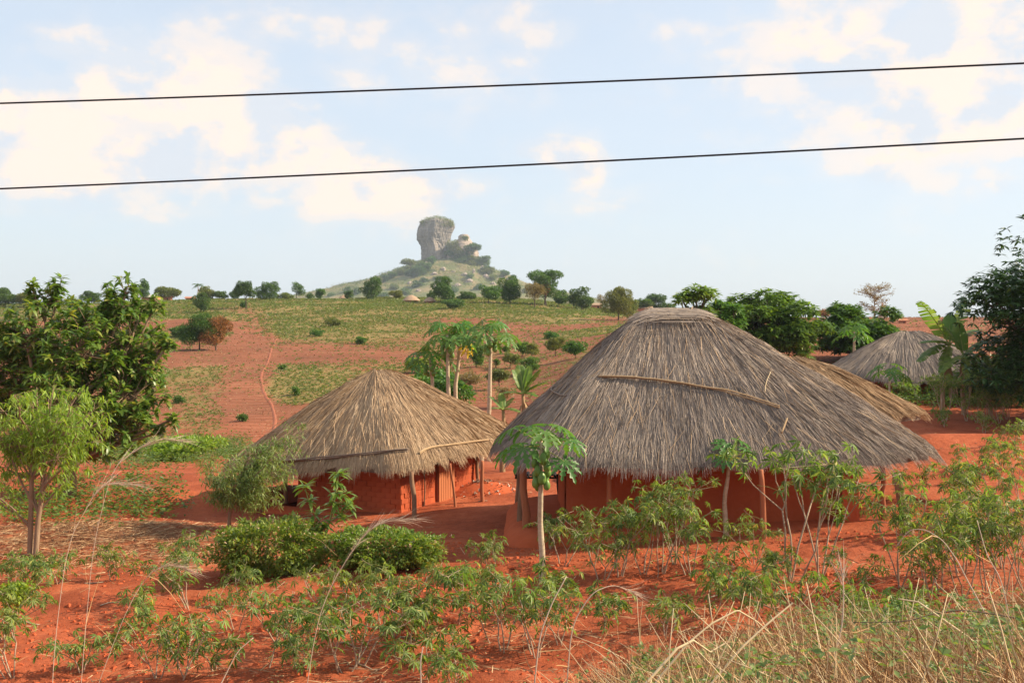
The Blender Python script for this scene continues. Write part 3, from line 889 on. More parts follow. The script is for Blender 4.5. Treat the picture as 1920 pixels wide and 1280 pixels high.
# --- the big grey hut on the right
big = thing('thatched_hut', 'large mud hut with broad grey weathered thatch roof, in front at right', 'hut', (4.3, 25.4, -.05), 'thatched huts')
eave = round_poly([(.25, 22.30, 1.52), (5.2, 22.30, 1.56), (8.8, 23.0, 1.54), (9.65, 25.6, 1.50), (9.2, 28.3, 1.55), (4.0, 28.6, 1.55), (.2, 28.5, 1.5), (-.55, 26.6, 1.50)], [.45, 3, 2.4, 2.4, 2.4, 3, 1.2, 1.2])
BR = Roof(eave, ((3.15, 25.5), (4.05, 25.5)), 4.64, 1.15, 5, .06)
g = Geo(); BR.base_mesh(g)
rf = g.build('roof', M['thatch_under'], big)
g = Geo(); BR.straw(g, 170000, (.28, .80), .0085, .045, 3, wild=.08)
o = g.build('thatch', M['thatch_grey'], rf, kind='stuff')
g = Geo(); BR.straw(g, 1600, (.3, .9), .008, .12, 5, wild=.35)
o = g.build('loose_straw', M['thatch_tan'], rf, kind='stuff')
# ridge capping laid across the top
g = Geo(); r_ = np.random.default_rng(9)
for k in range(700):
    x0 = r_.uniform(3.15, 4.1); ln = r_.uniform(.5, 1.2); yy = 25.5 + r_.normal(0, .28)
    t = np.linspace(-.5, .5, 4); xs_ = x0 + t * ln
    dd = np.maximum(0, np.maximum(3.2 - xs_, xs_ - 4.2))
    zz = 4.63 - .16 * abs(yy - 25.5) ** 1.3 * 2 - .42 * dd ** 1.3 + r_.uniform(0, .05)
    P = np.stack([xs_, yy + r_.normal(0, .10) * t, zz], -1); w_ = r_.uniform(.005, .008)
    sv = np.array([0, .7, .7]) * w_
    g.add(np.stack([P - sv, P + sv], 1).reshape(-1, 3), np.array([[0, 1, 3, 2], [2, 3, 5, 4], [4, 5, 7, 6]]))
g.build('ridge_cap', M['thatch_grey'], rf, kind='stuff')
roof_pole(BR, [(1078, 716), (1120, 715), (1180, 716), (1230, 719), (1270, 724), (1320, 735), (1360, 741), (1400, 750), (1435, 761), (1466, 772)], .022, M['pole'], big, .10, strands=2)
roof_pole(BR, [(1022, 727), (1034, 728), (1031, 737), (1040, 744), (1064, 748)], .022, M['pole_grey'], big, .08)
roof_pole(BR, [(1300, 577), (1292, 597)], .014, M['pole'], big, .10)
roof_pole(BR, [(1476, 795), (1464, 832)], .022, M['pole'], big, .16)
roof_pole(BR, [(1447, 703), (1434, 730), (1433, 747)], .009, M['reed'], big, .10)
# walls with rounded corners on a low mud plinth
wc = round_poly([(1.15, 23.75, 0), (7.0, 23.75, 0), (7.0, 27.7, 0), (1.15, 27.7, 0)], .35, 200)[:, :2]
wc = np.concatenate([wc, wc[:1]])
g = Geo(); wall_strip(g, wc, -.25, 1.95, .05, 4); g.build('wall', M['mud'], big)
g = Geo(); pc = round_poly([(.2, 22.95, 0), (7.6, 22.85, 0), (8.1, 25, 0), (7.6, 28, 0), (.3, 28, 0)], 1.0, 160)[:, :2]
lv = [(0.0, .16), (.10, .13), (.22, .05), (.34, -.12), (.42, -.40)]
rings = []
ctr = pc.mean(0)
for (o_, z) in lv:
    q = ctr + (pc - ctr) * (1 + o_ / 3.2)
    rings.append(np.concatenate([q, (z + .03 * fbm(q[:, 0] * 1.5, q[:, 1] * 1.5, 2, 3) - .05 + .02 * (q[:, 0] - 4))[:, None]], -1))
P = np.stack(rings, 1); g.grid(P[:, ::-1], closed_u=True)
g.V.append(np.array([[ctr[0], ctr[1], .12]])); ci = g.n; g.n += 1
ii = np.arange(160) * 5 + 4
g.F[3].append(np.stack([ii, np.roll(ii, -1), np.full(160, ci)], -1))
g.build('plinth', M['mud'], big)
# end pillar of the porch
g = Geo(); pp = densify([(6.88, 23.35), (7.22, 23.35), (7.22, 23.7), (6.88, 23.7)], .06); wall_strip(g, pp, -.2, 1.7, .02, 9); g.build('pillar', M['mud'], big)


def under_roof(roof, x, y):
    """height of the thatch underside above a plan point"""
    if not hasattr(roof, 'S'):
        roof.pick(0, 0)
    d = (roof.S[..., 0] - x) ** 2 + (roof.S[..., 1] - y) ** 2
    return roof.S[np.unravel_index(np.argmin(d), d.shape)][2] - .12


for k, (px, py, lean, rad, mt) in enumerate([(986, 1012, -.12, .085, 'post_red'), (973, 1000, .05, .07, 'post'), (968, 952, .02, .05, 'post'), (1136, 1018, .06, .05, 'post_red'), (1291, 1014, -.02, .085, 'post_red'), (1432, 1010, -.08, .055, 'post_red'),
                                              (1598, 953, -.02, .055, 'post'), (1652, 975, .02, .05, 'post_red'), (1707, 1000, -.22, .10, 'post'), (1603, 978, -.26, .05, 'post')]):
    b = hit(px, py); tx, ty = b[0] + lean, b[1] + .05
    top = under_roof(BR, tx, ty) if k != 9 else .75
    crooked_post('post', b - [0, 0, .15], (tx, ty, top), rad, M[mt], big, k + 3, .12 if rad > .08 else .07)

# --- the small tan hut on the left
sm = thing('thatched_hut', 'small mud-brick hut with tan thatch and reed door, left of the large hut', 'hut', (-3.5, 30.3, -.5), 'thatched huts')
eave = round_poly([(-2.5, 27.2, .84), (-8.2, 30.0, .42), (-4.6, 35.2, 1.0), (.75, 33.6, .95)], [1.2, 1.3, 2.0, 1.3])
E2 = eave[::-1].copy()
SR = Roof(E2, ((-3.75, 30.7), (-3.45, 30.9)), 2.99, 1.17, 23, .07)
g = Geo(); SR.base_mesh(g); rf2 = g.build('roof', M['thatch_under'], sm)
g = Geo(); SR.straw(g, 120000, (.35, 1.0), .0095, .05, 13, wild=.07); g.build('thatch', M['thatch_tan'], rf2, kind='stuff')
g = Geo(); SR.straw(g, 1500, (.4, .9), .011, .12, 15, wild=.35, qmin=.0); g.build('loose_straw', M['thatch_tan'], rf2, kind='stuff')
roof_pole(SR, [(470, 876), (522, 873), (570, 869), (615, 866), (650, 861), (690, 858), (730, 854), (772, 850)], .022, M['pole_grey'], sm, .10, strands=3)
roof_pole(SR, [(785, 858), (796, 850), (815, 844), (850, 839), (880, 835), (920, 829)], .022, M['pole'], sm, .10, strands=2)
# plan corners: F nearest, left wall, right wall
F_ = np.array([-2.80, 28.2]); dl = nrm(np.array([-.87, .5])); dr = nrm(np.array([.5, .87]))
LW, RW = 3.35, 3.75
A_ = F_ + dl * LW; C_ = F_ + dr * RW; B_ = A_ + dr * RW
z0s, z1s = -.62, .92
g = Geo()
wallp = densify([F_, A_, B_, C_], .15)[::-1]
wall_strip(g, wallp, z0s, z1s, .01, 5, batter=.0)
wl = g.build('wall', M['mud'], sm)
bm = Geo(); bm.box((0, 0, 0), (.292, .10, .124)); q_ = bm.V[0]
br_meshes = []
for k in range(6):
    gg = Geo(); gg.box((0, 0, 0), (.292, .10, .125), 0, .005); br_meshes.append(gg.mesh('brick', M['brick'], False))


def lay_bricks(p0, dv, length, gaps):
    outv = np.array([dv[1], -dv[0]]);
    if outv @ (p0 - np.array([-3.5, 30.3])) < 0:
        outv = -outv
    az = math.atan2(dv[1], dv[0])
    for row in range(11):
        z = z0s + .18 + row * .132
        x = -.15 if row % 2 else 0.0
        while x < length - .05:
            c = x + .15
            if .12 < c < length - .10 and not any(a - .1 < c < b + .1 for a, b in gaps):
                p = p0 + dv * c + outv * (-.028 + random.uniform(-.006, .006))
                o = bpy.data.objects.new('brick', br_meshes[random.randrange(6)]); col.objects.link(o)
                o.parent = wl; o.location = (p[0], p[1], z + random.uniform(-.006, .006)); o.rotation_euler = (0, random.uniform(-.012, .012), az)
            x += .30


lay_bricks(F_, dr, RW, [(1.55, 2.42)])
lay_bricks(F_, dl, LW, [])
# reed door on the right wall, each slat its own piece
dout = np.array([dr[1], -dr[0]])
door = Geo(); dc = F_ + dr * 1.985 + dout * .03
door.box((dc[0], dc[1], .12), (.80, .05, 1.24), math.atan2(dr[1], dr[0])); dm = door.build('door', M['post_red'], sm)
for k in range(7):
    c = F_ + dr * (1.655 + k * .11) + dout * .075
    g = Geo(); g.box((c[0], c[1], .12), (.092, .03, 1.22), math.atan2(dr[1], dr[0]), .004); g.build('slat', M['plank'], dm, smooth=False)
# corner foot and trodden step round the walls
g = Geo(); pl = densify([F_ + (F_ - B_) * .10, A_ + (A_ - C_) * .10, B_ + (B_ - F_) * .1, C_ + (C_ - A_) * .10], .25)[::-1]
ctr = pl.mean(0); rings = []
for (o_, z) in [(0, -.50), (.06, -.53), (.12, -.62), (.2, -.85)]:
    q = ctr + (pl - ctr) * (1 + o_)
    rings.append(np.concatenate([q, (z + .02 * fbm(q[:, 0] * 2, q[:, 1] * 2, 3, 2))[:, None]], -1))
P = np.stack(rings, 1)[:-1]; g.grid(P[:, ::-1], closed_u=True); g.build('plinth', M['mud'], sm)
for k, (px, py, lean, rad, mt) in enumerate([(776, 972, -.03, .06, 'post'), (853, 951, -.12, .032, 'post_red'), (906, 941, -.04, .05, 'post_red'), (897, 918, 0, .05, 'post'), (536, 946, .02, .05, 'post'), (470, 925, .02, .05, 'post')]):
    b = hit(px, py); tx, ty = b[0] + lean, b[1] + .06
    crooked_post('post', b - [0, 0, .15], (tx, ty, under_roof(SR, tx, ty)), rad, M[mt], sm, k + 30, .05)
c = F_ + dr * .95 + dout * .06
crooked_post('wall_pole', (c[0], c[1], -.55), (c[0] + .02, c[1], .55), .018, M['post'], sm, 44, .02)


def simple_hut(name, label, centre, rx, ry, zg, ze, zr, mat, n_straw, seed, group, posts=6, wallr=.68, p=1.12, sw=.013):
    t = thing(name, label, 'hut', (centre[0], centre[1], zg), group)
    an = np.linspace(0, 2 * math.pi, 200, endpoint=False)
    e = np.stack([centre[0] + np.cos(an) * rx, centre[1] + np.sin(an) * ry, ze + .06 * np.cos(an * 3 + seed)], -1)
    R = Roof(e, ((centre[0] - .35, centre[1]), (centre[0] + .35, centre[1])), zr, p, seed, .07)
    g = Geo(); R.base_mesh(g); r1 = g.build('roof', M['thatch_under'], t)
    g = Geo(); R.straw(g, n_straw, (.6, 1.4), sw, .08, seed + 1); g.build('thatch', mat, r1, kind='stuff')
    w_ = np.stack([centre[0] + np.cos(an) * rx * wallr, centre[1] + np.sin(an) * ry * wallr], -1); w_ = np.concatenate([w_, w_[:1]])
    g = Geo(); wall_strip(g, w_, zg - .3, ze + .5, .04, seed); g.build('wall', M['mud'], t)
    for k in range(posts):
        a = 2 * math.pi * (k + .3) / posts
        x, y = centre[0] + math.cos(a) * rx * .9, centre[1] + math.sin(a) * ry * .9
        crooked_post('post', (x, y, float(gz(x, y)) - .15), (x, y, under_roof(R, x, y)), .05, M['post'], t, seed + k, .04)
    return t


# golden-thatched hut close behind the large one, and the grey one by the bananas
simple_hut('thatched_hut', 'hut with fresh golden-brown thatch tucked close behind the large grey roof', (7.9, 32.4), 3.9, 3.0, .45, 1.72, 3.28, M['thatch_gold'], 36000, 71, 'thatched huts', p=1.3, wallr=.42)
simple_hut('thatched_hut', 'distant dark grey thatched hut behind banana plants at right', (17.6, 49.5), 4.0, 3.6, 1.45, 1.95, 3.85, M['thatch_grey'], 40000, 77, 'thatched huts', p=1.25, sw=.015)

# --- far dwellings on the ridge
for (px, py, wpx, hpx, lab) in [(771, 566, 34, 13, 'brown far hut roof on the ridge, beneath the rock tower'), (806, 567, 26, 10, 'smaller brown far hut roof just right of the hut beneath the rock tower'),
                                (645, 561, 22, 8, 'tiny far hut roof on the ridge left of the round dark tree')]:
    b = hit(px, py); s_ = b[1] / FPX; t = thing('far_hut', lab, 'hut', b, 'far dwellings on the ridge')
    r_ = wpx * s_ / 2; g = Geo(); an = np.linspace(0, 2 * math.pi, 40, endpoint=False)
    prof = [(1.0, .22), (.8, .45), (.55, .72), (.3, .9), (.06, 1.0)]
    P = np.stack([np.stack([b[0] + np.cos(an) * r_ * q, b[1] + np.sin(an) * r_ * q, np.full(40, b[2] + hpx * s_ * h_) + .05 * fbm(an * 3, an * 0 + q, 3, 2)], -1) for q, h_ in prof], 1)
    g.grid(P, closed_u=True); g.build('roof', M['farthatch'], t)
    g = Geo(); P = np.stack([np.stack([b[0] + np.cos(an) * r_ * .75, b[1] + np.sin(an) * r_ * .75, np.full(40, z)], -1) for z in (b[2] - .5, b[2] + hpx * s_ * .45)], 1)
    g.grid(P, closed_u=True); g.build('wall', M['farwall'], t)


def far_house(px, py, wpx, hpx, roofm, lab, gable=.35, doors=1):
    b = hit(px, py); s_ = b[1] / FPX; w_ = wpx * s_; h_ = hpx * s_; t = thing('far_house', lab, 'house', b, 'far dwellings on the ridge')
    d_ = w_ * .6
    g = Geo(); g.box((b[0], b[1], b[2] + h_ * .30), (w_, d_, h_ * .75)); g.build('wall', M['farwall'], t, smooth=False)
    zt = b[2] + h_ * .66; e = .25
    g = Geo(); V = np.array([[-w_ / 2 - e, -d_ / 2 - e, zt], [w_ / 2 + e, -d_ / 2 - e, zt], [w_ / 2 + e, 0, zt + h_ * gable], [-w_ / 2 - e, 0, zt + h_ * gable], [-w_ / 2 - e, d_ / 2 + e, zt], [w_ / 2 + e, d_ / 2 + e, zt]]) + [b[0], b[1], 0]
    V2 = V - [0, 0, .08]
    g.add(np.concatenate([V, V2]), np.array([[0, 1, 2, 3], [3, 2, 5, 4], [7, 6, 9, 8], [8, 9, 10, 11], [0, 6, 7, 1], [4, 5, 11, 10], [0, 3, 9, 6], [3, 4, 10, 9], [1, 7, 8, 2], [2, 8, 11, 5]])); g.build('roof', roofm, t, smooth=False)
    g = Geo(); g.box((b[0] + w_ * .15, b[1] - d_ / 2 - .02, b[2] + h_ * .2), (w_ * .14, .04, h_ * .5)); g.build('door', M['charwood'], t, smooth=False)


far_house(283, 557, 30, 12, M['tin'], 'pale tin-roofed house on the far left ridge, behind the leafy tree')
far_house(313, 562, 18, 9, M['farwall'], 'low red mud house on the ridge right of the tin roof')
far_house(357, 561, 16, 7, M['farwall'], 'small red mud shed on the ridge below the coconut palm')
far_house(1118, 579, 20, 11, M['farthatch'], 'brown-roofed mud house on the ridge beside the leafless little tree')
far_house(1207, 578, 30, 12, M['farthatch'], 'red mud house on the ridge at the left shoulder of the large roof')
far_house(1692, 606, 12, 8, M['farwall'], 'small brick hut on the red skyline between bare tree and bananas')

# ------------------------------------------------------------------ trees
def limb(g, a, b, r0, r1, seed, sides=6, n=6, wob=.06, sag=0.0):
    t = np.linspace(0, 1, n); a = np.asarray(a, float); b = np.asarray(b, float); L_ = np.linalg.norm(b - a)
    p = a + (b - a) * t[:, None]
    w_ = np.sin(t * math.pi) * L_ * wob
    p[:, 0] += w_ * fbm(t * 2 + seed * .7, t * 0, seed, 2) * 2; p[:, 1] += w_ * fbm(t * 2 + seed * .7, t * 0 + 4, seed + 1, 2) * 2
    p[:, 2] += np.sin(t * math.pi) * L_ * sag
    g.tube(p, r0 + (r1 - r0) * t, sides)
    return p


def scatter_leaves(g, tmpl, pts, outdir, size, r, updroop=.0, jitter=.8, sz=(.7, 1.3)):
    n = len(pts)
    d = nrm(outdir + r.normal(0, jitter, (n, 3)) + np.array([0, 0, updroop]))
    R = frames(d, r.normal(0, .6, n))
    g.inst(tmpl[0], tmpl[1], pts, R, size * r.uniform(*sz, n))


def bushy(name, label, cat, base, H, Wd, leaf, mat, seed, clear=.2, dens=1.0, nclump=None, group=None, trunk=None, tmpl=None, flat=1.0, bark='bark_dark', trunks=1, size_leaf=None, open_=.0):
    """a tree or bush: tapered trunk and limbs, crown of leaf clumps of uneven size"""
    r = np.random.default_rng(seed)
    t = thing(name, label, cat, base, group)
    base = np.asarray(base, float)
    cz0 = H * clear; ch = H - cz0; cc = base + [0, 0, cz0 + ch * .5]
    nclump = nclump or int(r.integers(9, 14))
    cl = []
    for k in range(nclump):
        a = r.uniform(0, 2 * math.pi); q = r.uniform(.25, 1) ** .6; zz = r.uniform(-.85, .9)
        w_ = math.sqrt(max(.05, 1 - abs(zz) ** 2.2))
        rad = r.uniform(.28, .50) * (1 - .30 * max(zz, 0))
        cl.append((cc + np.array([math.cos(a) * q * w_ * Wd * .5 * (1 - rad * .6), math.sin(a) * q * w_ * Wd * .5 * (1 - rad * .6), zz * ch * .5 * (1 - rad * .45)]), rad * Wd * .55, rad * min(ch, Wd) * .50))
    cl.append((cc, Wd * .28, ch * .34))
    gw = Geo()
    tr = trunk or max(.04, H * .022)
    tops = []
    for q in range(trunks):
        off = np.array([r.normal(0, .12), r.normal(0, .12), 0]) * H * .25 * (trunks > 1)
        top = cc + [0, 0, -ch * .18] + off * 2
        limb(gw, base + off * .3 - [0, 0, .2], top, tr * 1.15, tr * .55, seed + q, 7, 7, .05); tops.append(top)
    for k, (c, rx, rz) in enumerate(cl[:-1]):
        top = tops[k % trunks]; st = base + (top - base) * r.uniform(.55, .95)
        limb(gw, st, c, tr * .42, tr * .12, seed + 9 + k, 5, 5, .08)
    gw.build('trunk', M[bark], t)
    gl = Geo(); P = []; D = []
    for (c, rx, rz) in cl:
        n = int(dens * 5.2 * (rx * rx + 2 * rx * rz) / (leaf * leaf * .55)) + 8
        n = min(n, 3200)
        d = rdir(n, r); d[:, 2] = d[:, 2] * .8 + .12; d = nrm(d)
        q = r.uniform(.45 - open_, 1.04, n) ** .55
        lump = 1 + .22 * fbm(d[:, 0] * 2.3 + c[0], d[:, 2] * 2.3 + d[:, 1] * 1.7 + c[2], seed, 2)
        P.append(c + d * np.array([rx, rx, rz * flat]) * (q * lump)[:, None]); D.append(d)
    P = np.concatenate(P); D = np.concatenate(D)
    ok = P[:, 2] > gz(P[:, 0], P[:, 1]) + .02
    scatter_leaves(gl, tmpl or KITE, P[ok], D[ok], leaf * 1.25, r, -.15)
    gl.build('crown', M[mat], t)
    return t


RG = 'trees along the far ridge'
# px centre, base row, top row, width px, material, clear share, label
ridge = [
    (10, 577, 542, 46, 'farleaf', .15, 'dark bushy ridge tree at the far left edge of the picture'),
    (45, 577, 545, 40, 'oliveleaf', .1, 'olive rounded ridge tree second from the left picture edge'),
    (172, 560, 538, 34, 'farleaf', .15, 'round ridge tree seen just over the left leafy tree'),
    (133, 562, 551, 30, 'oliveleaf', .1, 'low olive ridge bush left of the round tree over the leafy crown'),
    (271, 560, 516, 24, 'farleaf', .1, 'tall narrow dark ridge tree behind the tin-roofed house'),
    (318, 560, 533, 46, 'oliveleaf', .05, 'wide olive domed ridge tree right of the tin-roofed house'),
    (384, 560, 536, 30, 'oliveleaf', .1, 'rounded ridge tree below the coconut palm'),
    (376, 586, 551, 32, 'farleaf', .05, 'dark conical tree on the slope below the coconut palm'),
    (412, 560, 546, 28, 'farleaf', .05, 'low ridge bush right of the coconut palm'),
    (438, 560, 545, 24, 'farleaf', .05, 'low ridge bush left of the lone round-headed tree'),
    (461, 579, 527, 36, 'farleaf', .32, 'lone round-headed dark tree with bare trunk on the green slope'),
    (505, 563, 530, 42, 'farleaf', .05, 'broad ridge tree right of the lone round-headed tree'),
    (536, 562, 549, 26, 'oliveleaf', .05, 'low olive bush between two ridge trees left of the hill'),
    (556, 560, 530, 26, 'farleaf', .15, 'gnarled open ridge tree near the left foot of the hill'),
    (580, 560, 549, 14, 'farleaf', .05, 'tiny ridge bush right of the gnarled tree'),
    (601, 560, 538, 17, 'farleaf', .05, 'small upright ridge tree at the left foot of the hill'),
    (655, 561, 545, 16, 'farleaf', .1, 'small bluish tree in front of the hill foot, left of the dark round tree'),
    (697, 561, 522, 40, 'farleaf', .06, 'dark rounded tree in front of the left slope of the hill'),
    (743, 560, 545, 24, 'oliveleaf', .05, 'low olive bush left of the brown hut roof on the ridge'),
    (832, 567, 521, 42, 'farleaf', .1, 'bright rounded tree in front of the hill, beneath the rock tower'),
    (811, 562, 545, 18, 'farleaf', .05, 'small dark bush left of the tree beneath the rock tower'),
    (848, 580, 560, 36, 'farleaf', .15, 'low spreading bush on the slope just below the tree beneath the tower'),
    (876, 562, 547, 34, 'farleaf', .05, 'dark low bush at the hill foot right of the rounded tree'),
    (916, 570, 535, 42, 'midleaf', .15, 'green dense tree right of centre ridge, left one of a touching pair'),
    (956, 570, 523, 42, 'midleaf', .12, 'green dense tree on centre ridge, right one of a touching pair'),
    (1002, 578, 530, 34, 'tanleaf', .3, 'sparse brownish tree standing before the largest ridge tree'),
    (1022, 573, 510, 72, 'farleaf', .18, 'largest ridge tree with a rusty patch, right of the hill'),
    (1056, 574, 544, 28, 'farleaf', .1, 'small green tree at the right side of the largest ridge tree'),
    (1090, 580, 541, 44, 'farleaf', .12, 'open green ridge tree on bare red soil right of the largest tree'),
    (1160, 600, 542, 54, 'oliveleaf', .05, 'tall olive tree below the ridge, left of the large thatch roof'),
    (1184, 590, 560, 26, 'oliveleaf', .05, 'small olive tree leaning on the right of the tall olive tree'),
    (1203, 574, 548, 34, 'farleaf', .05, 'left half of the dark tree clump at the large roof shoulder'),
    (1232, 575, 541, 48, 'farleaf', .05, 'right half of the dark tree clump at the large roof shoulder'),
    (1258, 576, 556, 30, 'farleaf', .05, 'low dark tree touching the large roof peak from behind'),
    (1345, 585, 565, 26, 'oliveleaf', .05, 'pale tree far behind the large roof peak'),
    (1522, 597, 578, 24, 'tanleaf', .3, 'flat-topped brownish tree on the right skyline'),
    (1545, 598, 580, 22, 'rustleaf', .2, 'small rusty tree between flat-topped and olive skyline trees'),
    (1566, 597, 577, 26, 'oliveleaf', .15, 'small olive skyline tree left of the mango trees'),
    (1674, 605, 595, 12, 'midleaf', .1, 'tiny bush on the red skyline right of the bare tree'),
    (1780, 612, 592, 40, 'oliveleaf', .05, 'olive bush on the skyline behind the banana leaves'),
]
for k, (px, by, ty, wpx, mt, cl, lab) in enumerate(ridge):
    b = hit(px, by); s_ = b[1] / FPX
    H = (by - ty) * s_; lf = max(.16, .0010 * b[1]) if H > 3 else max(.12, .0008 * b[1])
    op = {'gnarled': .35, 'sparse': .3}.get(lab.split()[0], .0)
    bushy('far_tree', lab, 'tree', b, H * 1.06, wpx * s_ * 1.16, lf, mt, 100 + k, cl, .55 if op else 1.0, group=RG, open_=op, flat=1.0)
    if lab.startswith('largest'):
        pass

# mid-slope trees
SG = 'trees and bushes on the hillside'
mid = [
    (374, 657, 592, 70, 'midleaf', .14, 'dark mango tree on the red slope, left one of the leaning pair'),
    (405, 657, 596, 62, 'rustleaf', .14, 'mango tree with scorched orange leaves, right one of the leaning pair'),
    (340, 632, 612, 40, 'farleaf', .05, 'low dark bush beside the mango pair on the red slope'),
    (785, 700, 670, 42, 'limeleaf', .05, 'bright lime round bush above the small hut roof'),
    (893, 688, 640, 36, 'midleaf', .12, 'dense dark bush behind the papaya trunks'),
    (979, 668, 640, 34, 'midleaf', .15, 'round bush on the red slope, left of two neighbours right of the papayas'),
    (998, 671, 645, 26, 'oliveleaf', .2, 'round bush on the red slope, right of two neighbours right of the papayas'),
    (1042, 668, 634, 40, 'oliveleaf', .3, 'small spreading tree with clear trunk left of the big roof slope'),
    (1080, 672, 640, 40, 'midleaf', .2, 'small tree touching the left slope of the big roof'),
    (949, 664, 647, 13, 'midleaf', .1, 'tiny round bush on the red slope beside the tallest papaya'),
    (957, 692, 662, 34, 'oliveleaf', .3, 'small flat-topped tree right of the rightmost papaya trunk'),
    (988, 700, 670, 42, 'midleaf', .1, 'dark bush above the banana clump'),
    (881, 742, 694, 42, 'tanleaf', .35, 'sparse pale tree between the papaya trunks'),
    (935, 732, 694, 36, 'oliveleaf', .35, 'small pale umbrella tree right of the papaya trunks'),
    (843, 735, 690, 36, 'tanleaf', .3, 'sparse brownish tree behind the left papaya trunks'),
    (943, 765, 727, 30, 'tanleaf', .2, 'pale dry bush above the low banana leaves'),
    (930, 690, 674, 12, 'midleaf', .1, 'small dark shrub left of the flat-topped small tree'),
    (458, 577, 566, 14, 'farleaf', .05, 'small shrub at the foot of the lone round-headed tree'),
    (595, 630, 618, 22, 'midleaf', .05, 'low green shrub in the upper red field, above the path'),
    (555, 742, 726, 16, 'midleaf', .05, 'small dark shrub in the olive field patch'),
    (530, 693, 685, 14, 'midleaf', .05, 'small dark shrub at the edge of the path'),
    (620, 612, 596, 34, 'oliveleaf', .05, 'pale low thicket in the green upper slope'),
    (335, 757, 742, 20, 'midleaf', .05, 'small dark shrub alone in the dry left field'),
    (675, 645, 632, 20, 'midleaf', .05, 'low green shrub in the middle of the red field'),
    (455, 790, 776, 18, 'midleaf', .05, 'low shrub on the hoed rows left of the small hut roof'),
    (1035, 635, 622, 28, 'midleaf', .05, 'low green thicket on red soil left of the big roof'),
]
for k, (px, by, ty, wpx, mt, cl, lab) in enumerate(mid):
    b = hit(px, by); s_ = b[1] / FPX
    H = (by - ty) * s_
    bushy('hillside_bush', lab, 'tree' if (by - ty) > 25 else 'bush', b, H * 1.04, wpx * s_ * 1.14, max(.10, .0011 * b[1]), mt, 300 + k, cl, .5 if mt == 'tanleaf' else .95, group=SG, open_=.3 if mt == 'tanleaf' else 0)

# bushes and trees on the rock hill
hb = []
kop = [(770, 505, 486, 34, .45), (790, 512, 486, 26, .05), (800, 508, 490, 26, .05), (752, 516, 504, 22, .05), (735, 522, 510, 22, .05), (722, 526, 514, 20, .05), (708, 532, 517, 24, .05), (765, 518, 504, 26, .05), (780, 522, 500, 34, .05),
       (852, 486, 448, 34, .02), (868, 490, 468, 40, .02), (885, 473, 456, 34, .02), (872, 452, 444, 14, .02), (845, 482, 470, 22, .05), (862, 500, 484, 48, .02), (885, 500, 482, 44, .02), (905, 499, 478, 34, .02), (915, 512, 494, 24, .05),
       (915, 514, 500, 30, .05), (948, 523, 507, 26, .3), (962, 526, 514, 18, .2), (832, 524, 514, 44, .02), (808, 500, 480, 22, .05), (650, 548, 536, 14, .05), (690, 545, 534, 20, .05), (668, 552, 540, 18, .05), (782, 540, 528, 22, .05), (740, 545, 534, 20, .05),
       (850, 548, 538, 22, .05), (900, 545, 532, 22, .05), (940, 545, 533, 30, .02), (795, 530, 520, 18, .05), (880, 524, 514, 16, .05), (925, 524, 514, 18, .05), (760, 556, 544, 24, .05), (720, 556, 545, 24, .05), (985, 548, 536, 18, .05), (620, 554, 546, 16, .05)]
for k, (px, by, ty, wpx, cl) in enumerate(kop):
    p = hill_front(px, by); p = np.array([kxx(px) * p[1] / KD, p[1], p[2]])
    if by < 501 and px > 840:      # growing on the rock shoulder ledges
        p = np.array([kxx(px), KD - 22, kz(by)]); p[0] *= p[1] / KD
    s_ = p[1] / FPX
    o = bushy('hill_bush', '', 'bush', p - [0, 0, 1.2], (by - ty) * s_ + 1.2, wpx * s_, 1.25, 'farleaf' if k % 3 else 'oliveleaf', 500 + k, cl, .9, 8, 'bushes on the rock hill', bark='bark')
    hb.append((o, px, by))
for lo, hi, nm in ((0, 505, 'among the rocks at the summit'), (505, 527, 'on the upper hill slope'), (527, 700, 'on the lower hill slope')):
    number_row([(o, px) for o, px, by in hb if lo <= by < hi], 'bluish green bush ' + nm + ', %s from the left')
t = thing('hill_bush', 'dry olive scrub capping the flat top of the rock tower', 'bush', (kx, KD, kz(412)), 'bushes on the rock hill')
gl = Geo(); r = np.random.default_rng(5); P = []
for (px, py, w_, h_) in [(797, 418, 10, 7), (806, 413, 12, 7), (818, 411, 14, 8), (830, 412, 14, 8), (840, 416, 12, 8), (846, 421, 8, 7), (815, 421, 18, 7), (833, 423, 16, 6), (800, 424, 10, 5)]:
    n = 420; d = rdir(n, r); c = np.array([kxx(px), KD - 8, kz(py)])
    P.append(c + d * np.array([w_, w_ * 1.5, h_ * .8]) * .7 * r.uniform(.4, 1, (n, 1)))
P = np.concatenate(P); scatter_leaves(gl, KITE, P, rdir(len(P), r), 1.5, r); gl.build('crown', M['oliveleaf'], t)
g = Geo()
for k in range(7):
    x = kxx(798 + k * 7.5); limb(g, (x, KD - 6, kz(424)), (x + 1, KD - 6, kz(411)), .5, .15, k, 5, 4)
g.build('stem', M['bark'], t)

g = Geo(); r = np.random.default_rng(71); H2 = HILL.reshape(-1, 3); H2 = H2[(H2[:, 1] < KD + 30) & (H2[:, 2] > 15)]; i = r.integers(0, len(H2), 16000); P = H2[i] + r.normal(0, 3.0, (16000, 3)) * [1, 1, .12]
P = P[vnoise(P[:, 0] / 17, P[:, 1] / 17, 73) > .47]; P = np.repeat(P, 3, 0) + r.normal(0, .9, (len(P) * 3, 3)) * [1, 1, .5]
scatter_leaves(g, KITE, P, rdir(len(P), r) + [0, 0, .4], 1.5, r); tag(g.build('hill_scrub', M['oliveleaf']), 'low scrub speckling the slopes of the rock hill', 'scrub', kind='stuff')

# mango trees behind the large roof
MG = 'mango trees behind the large hut'


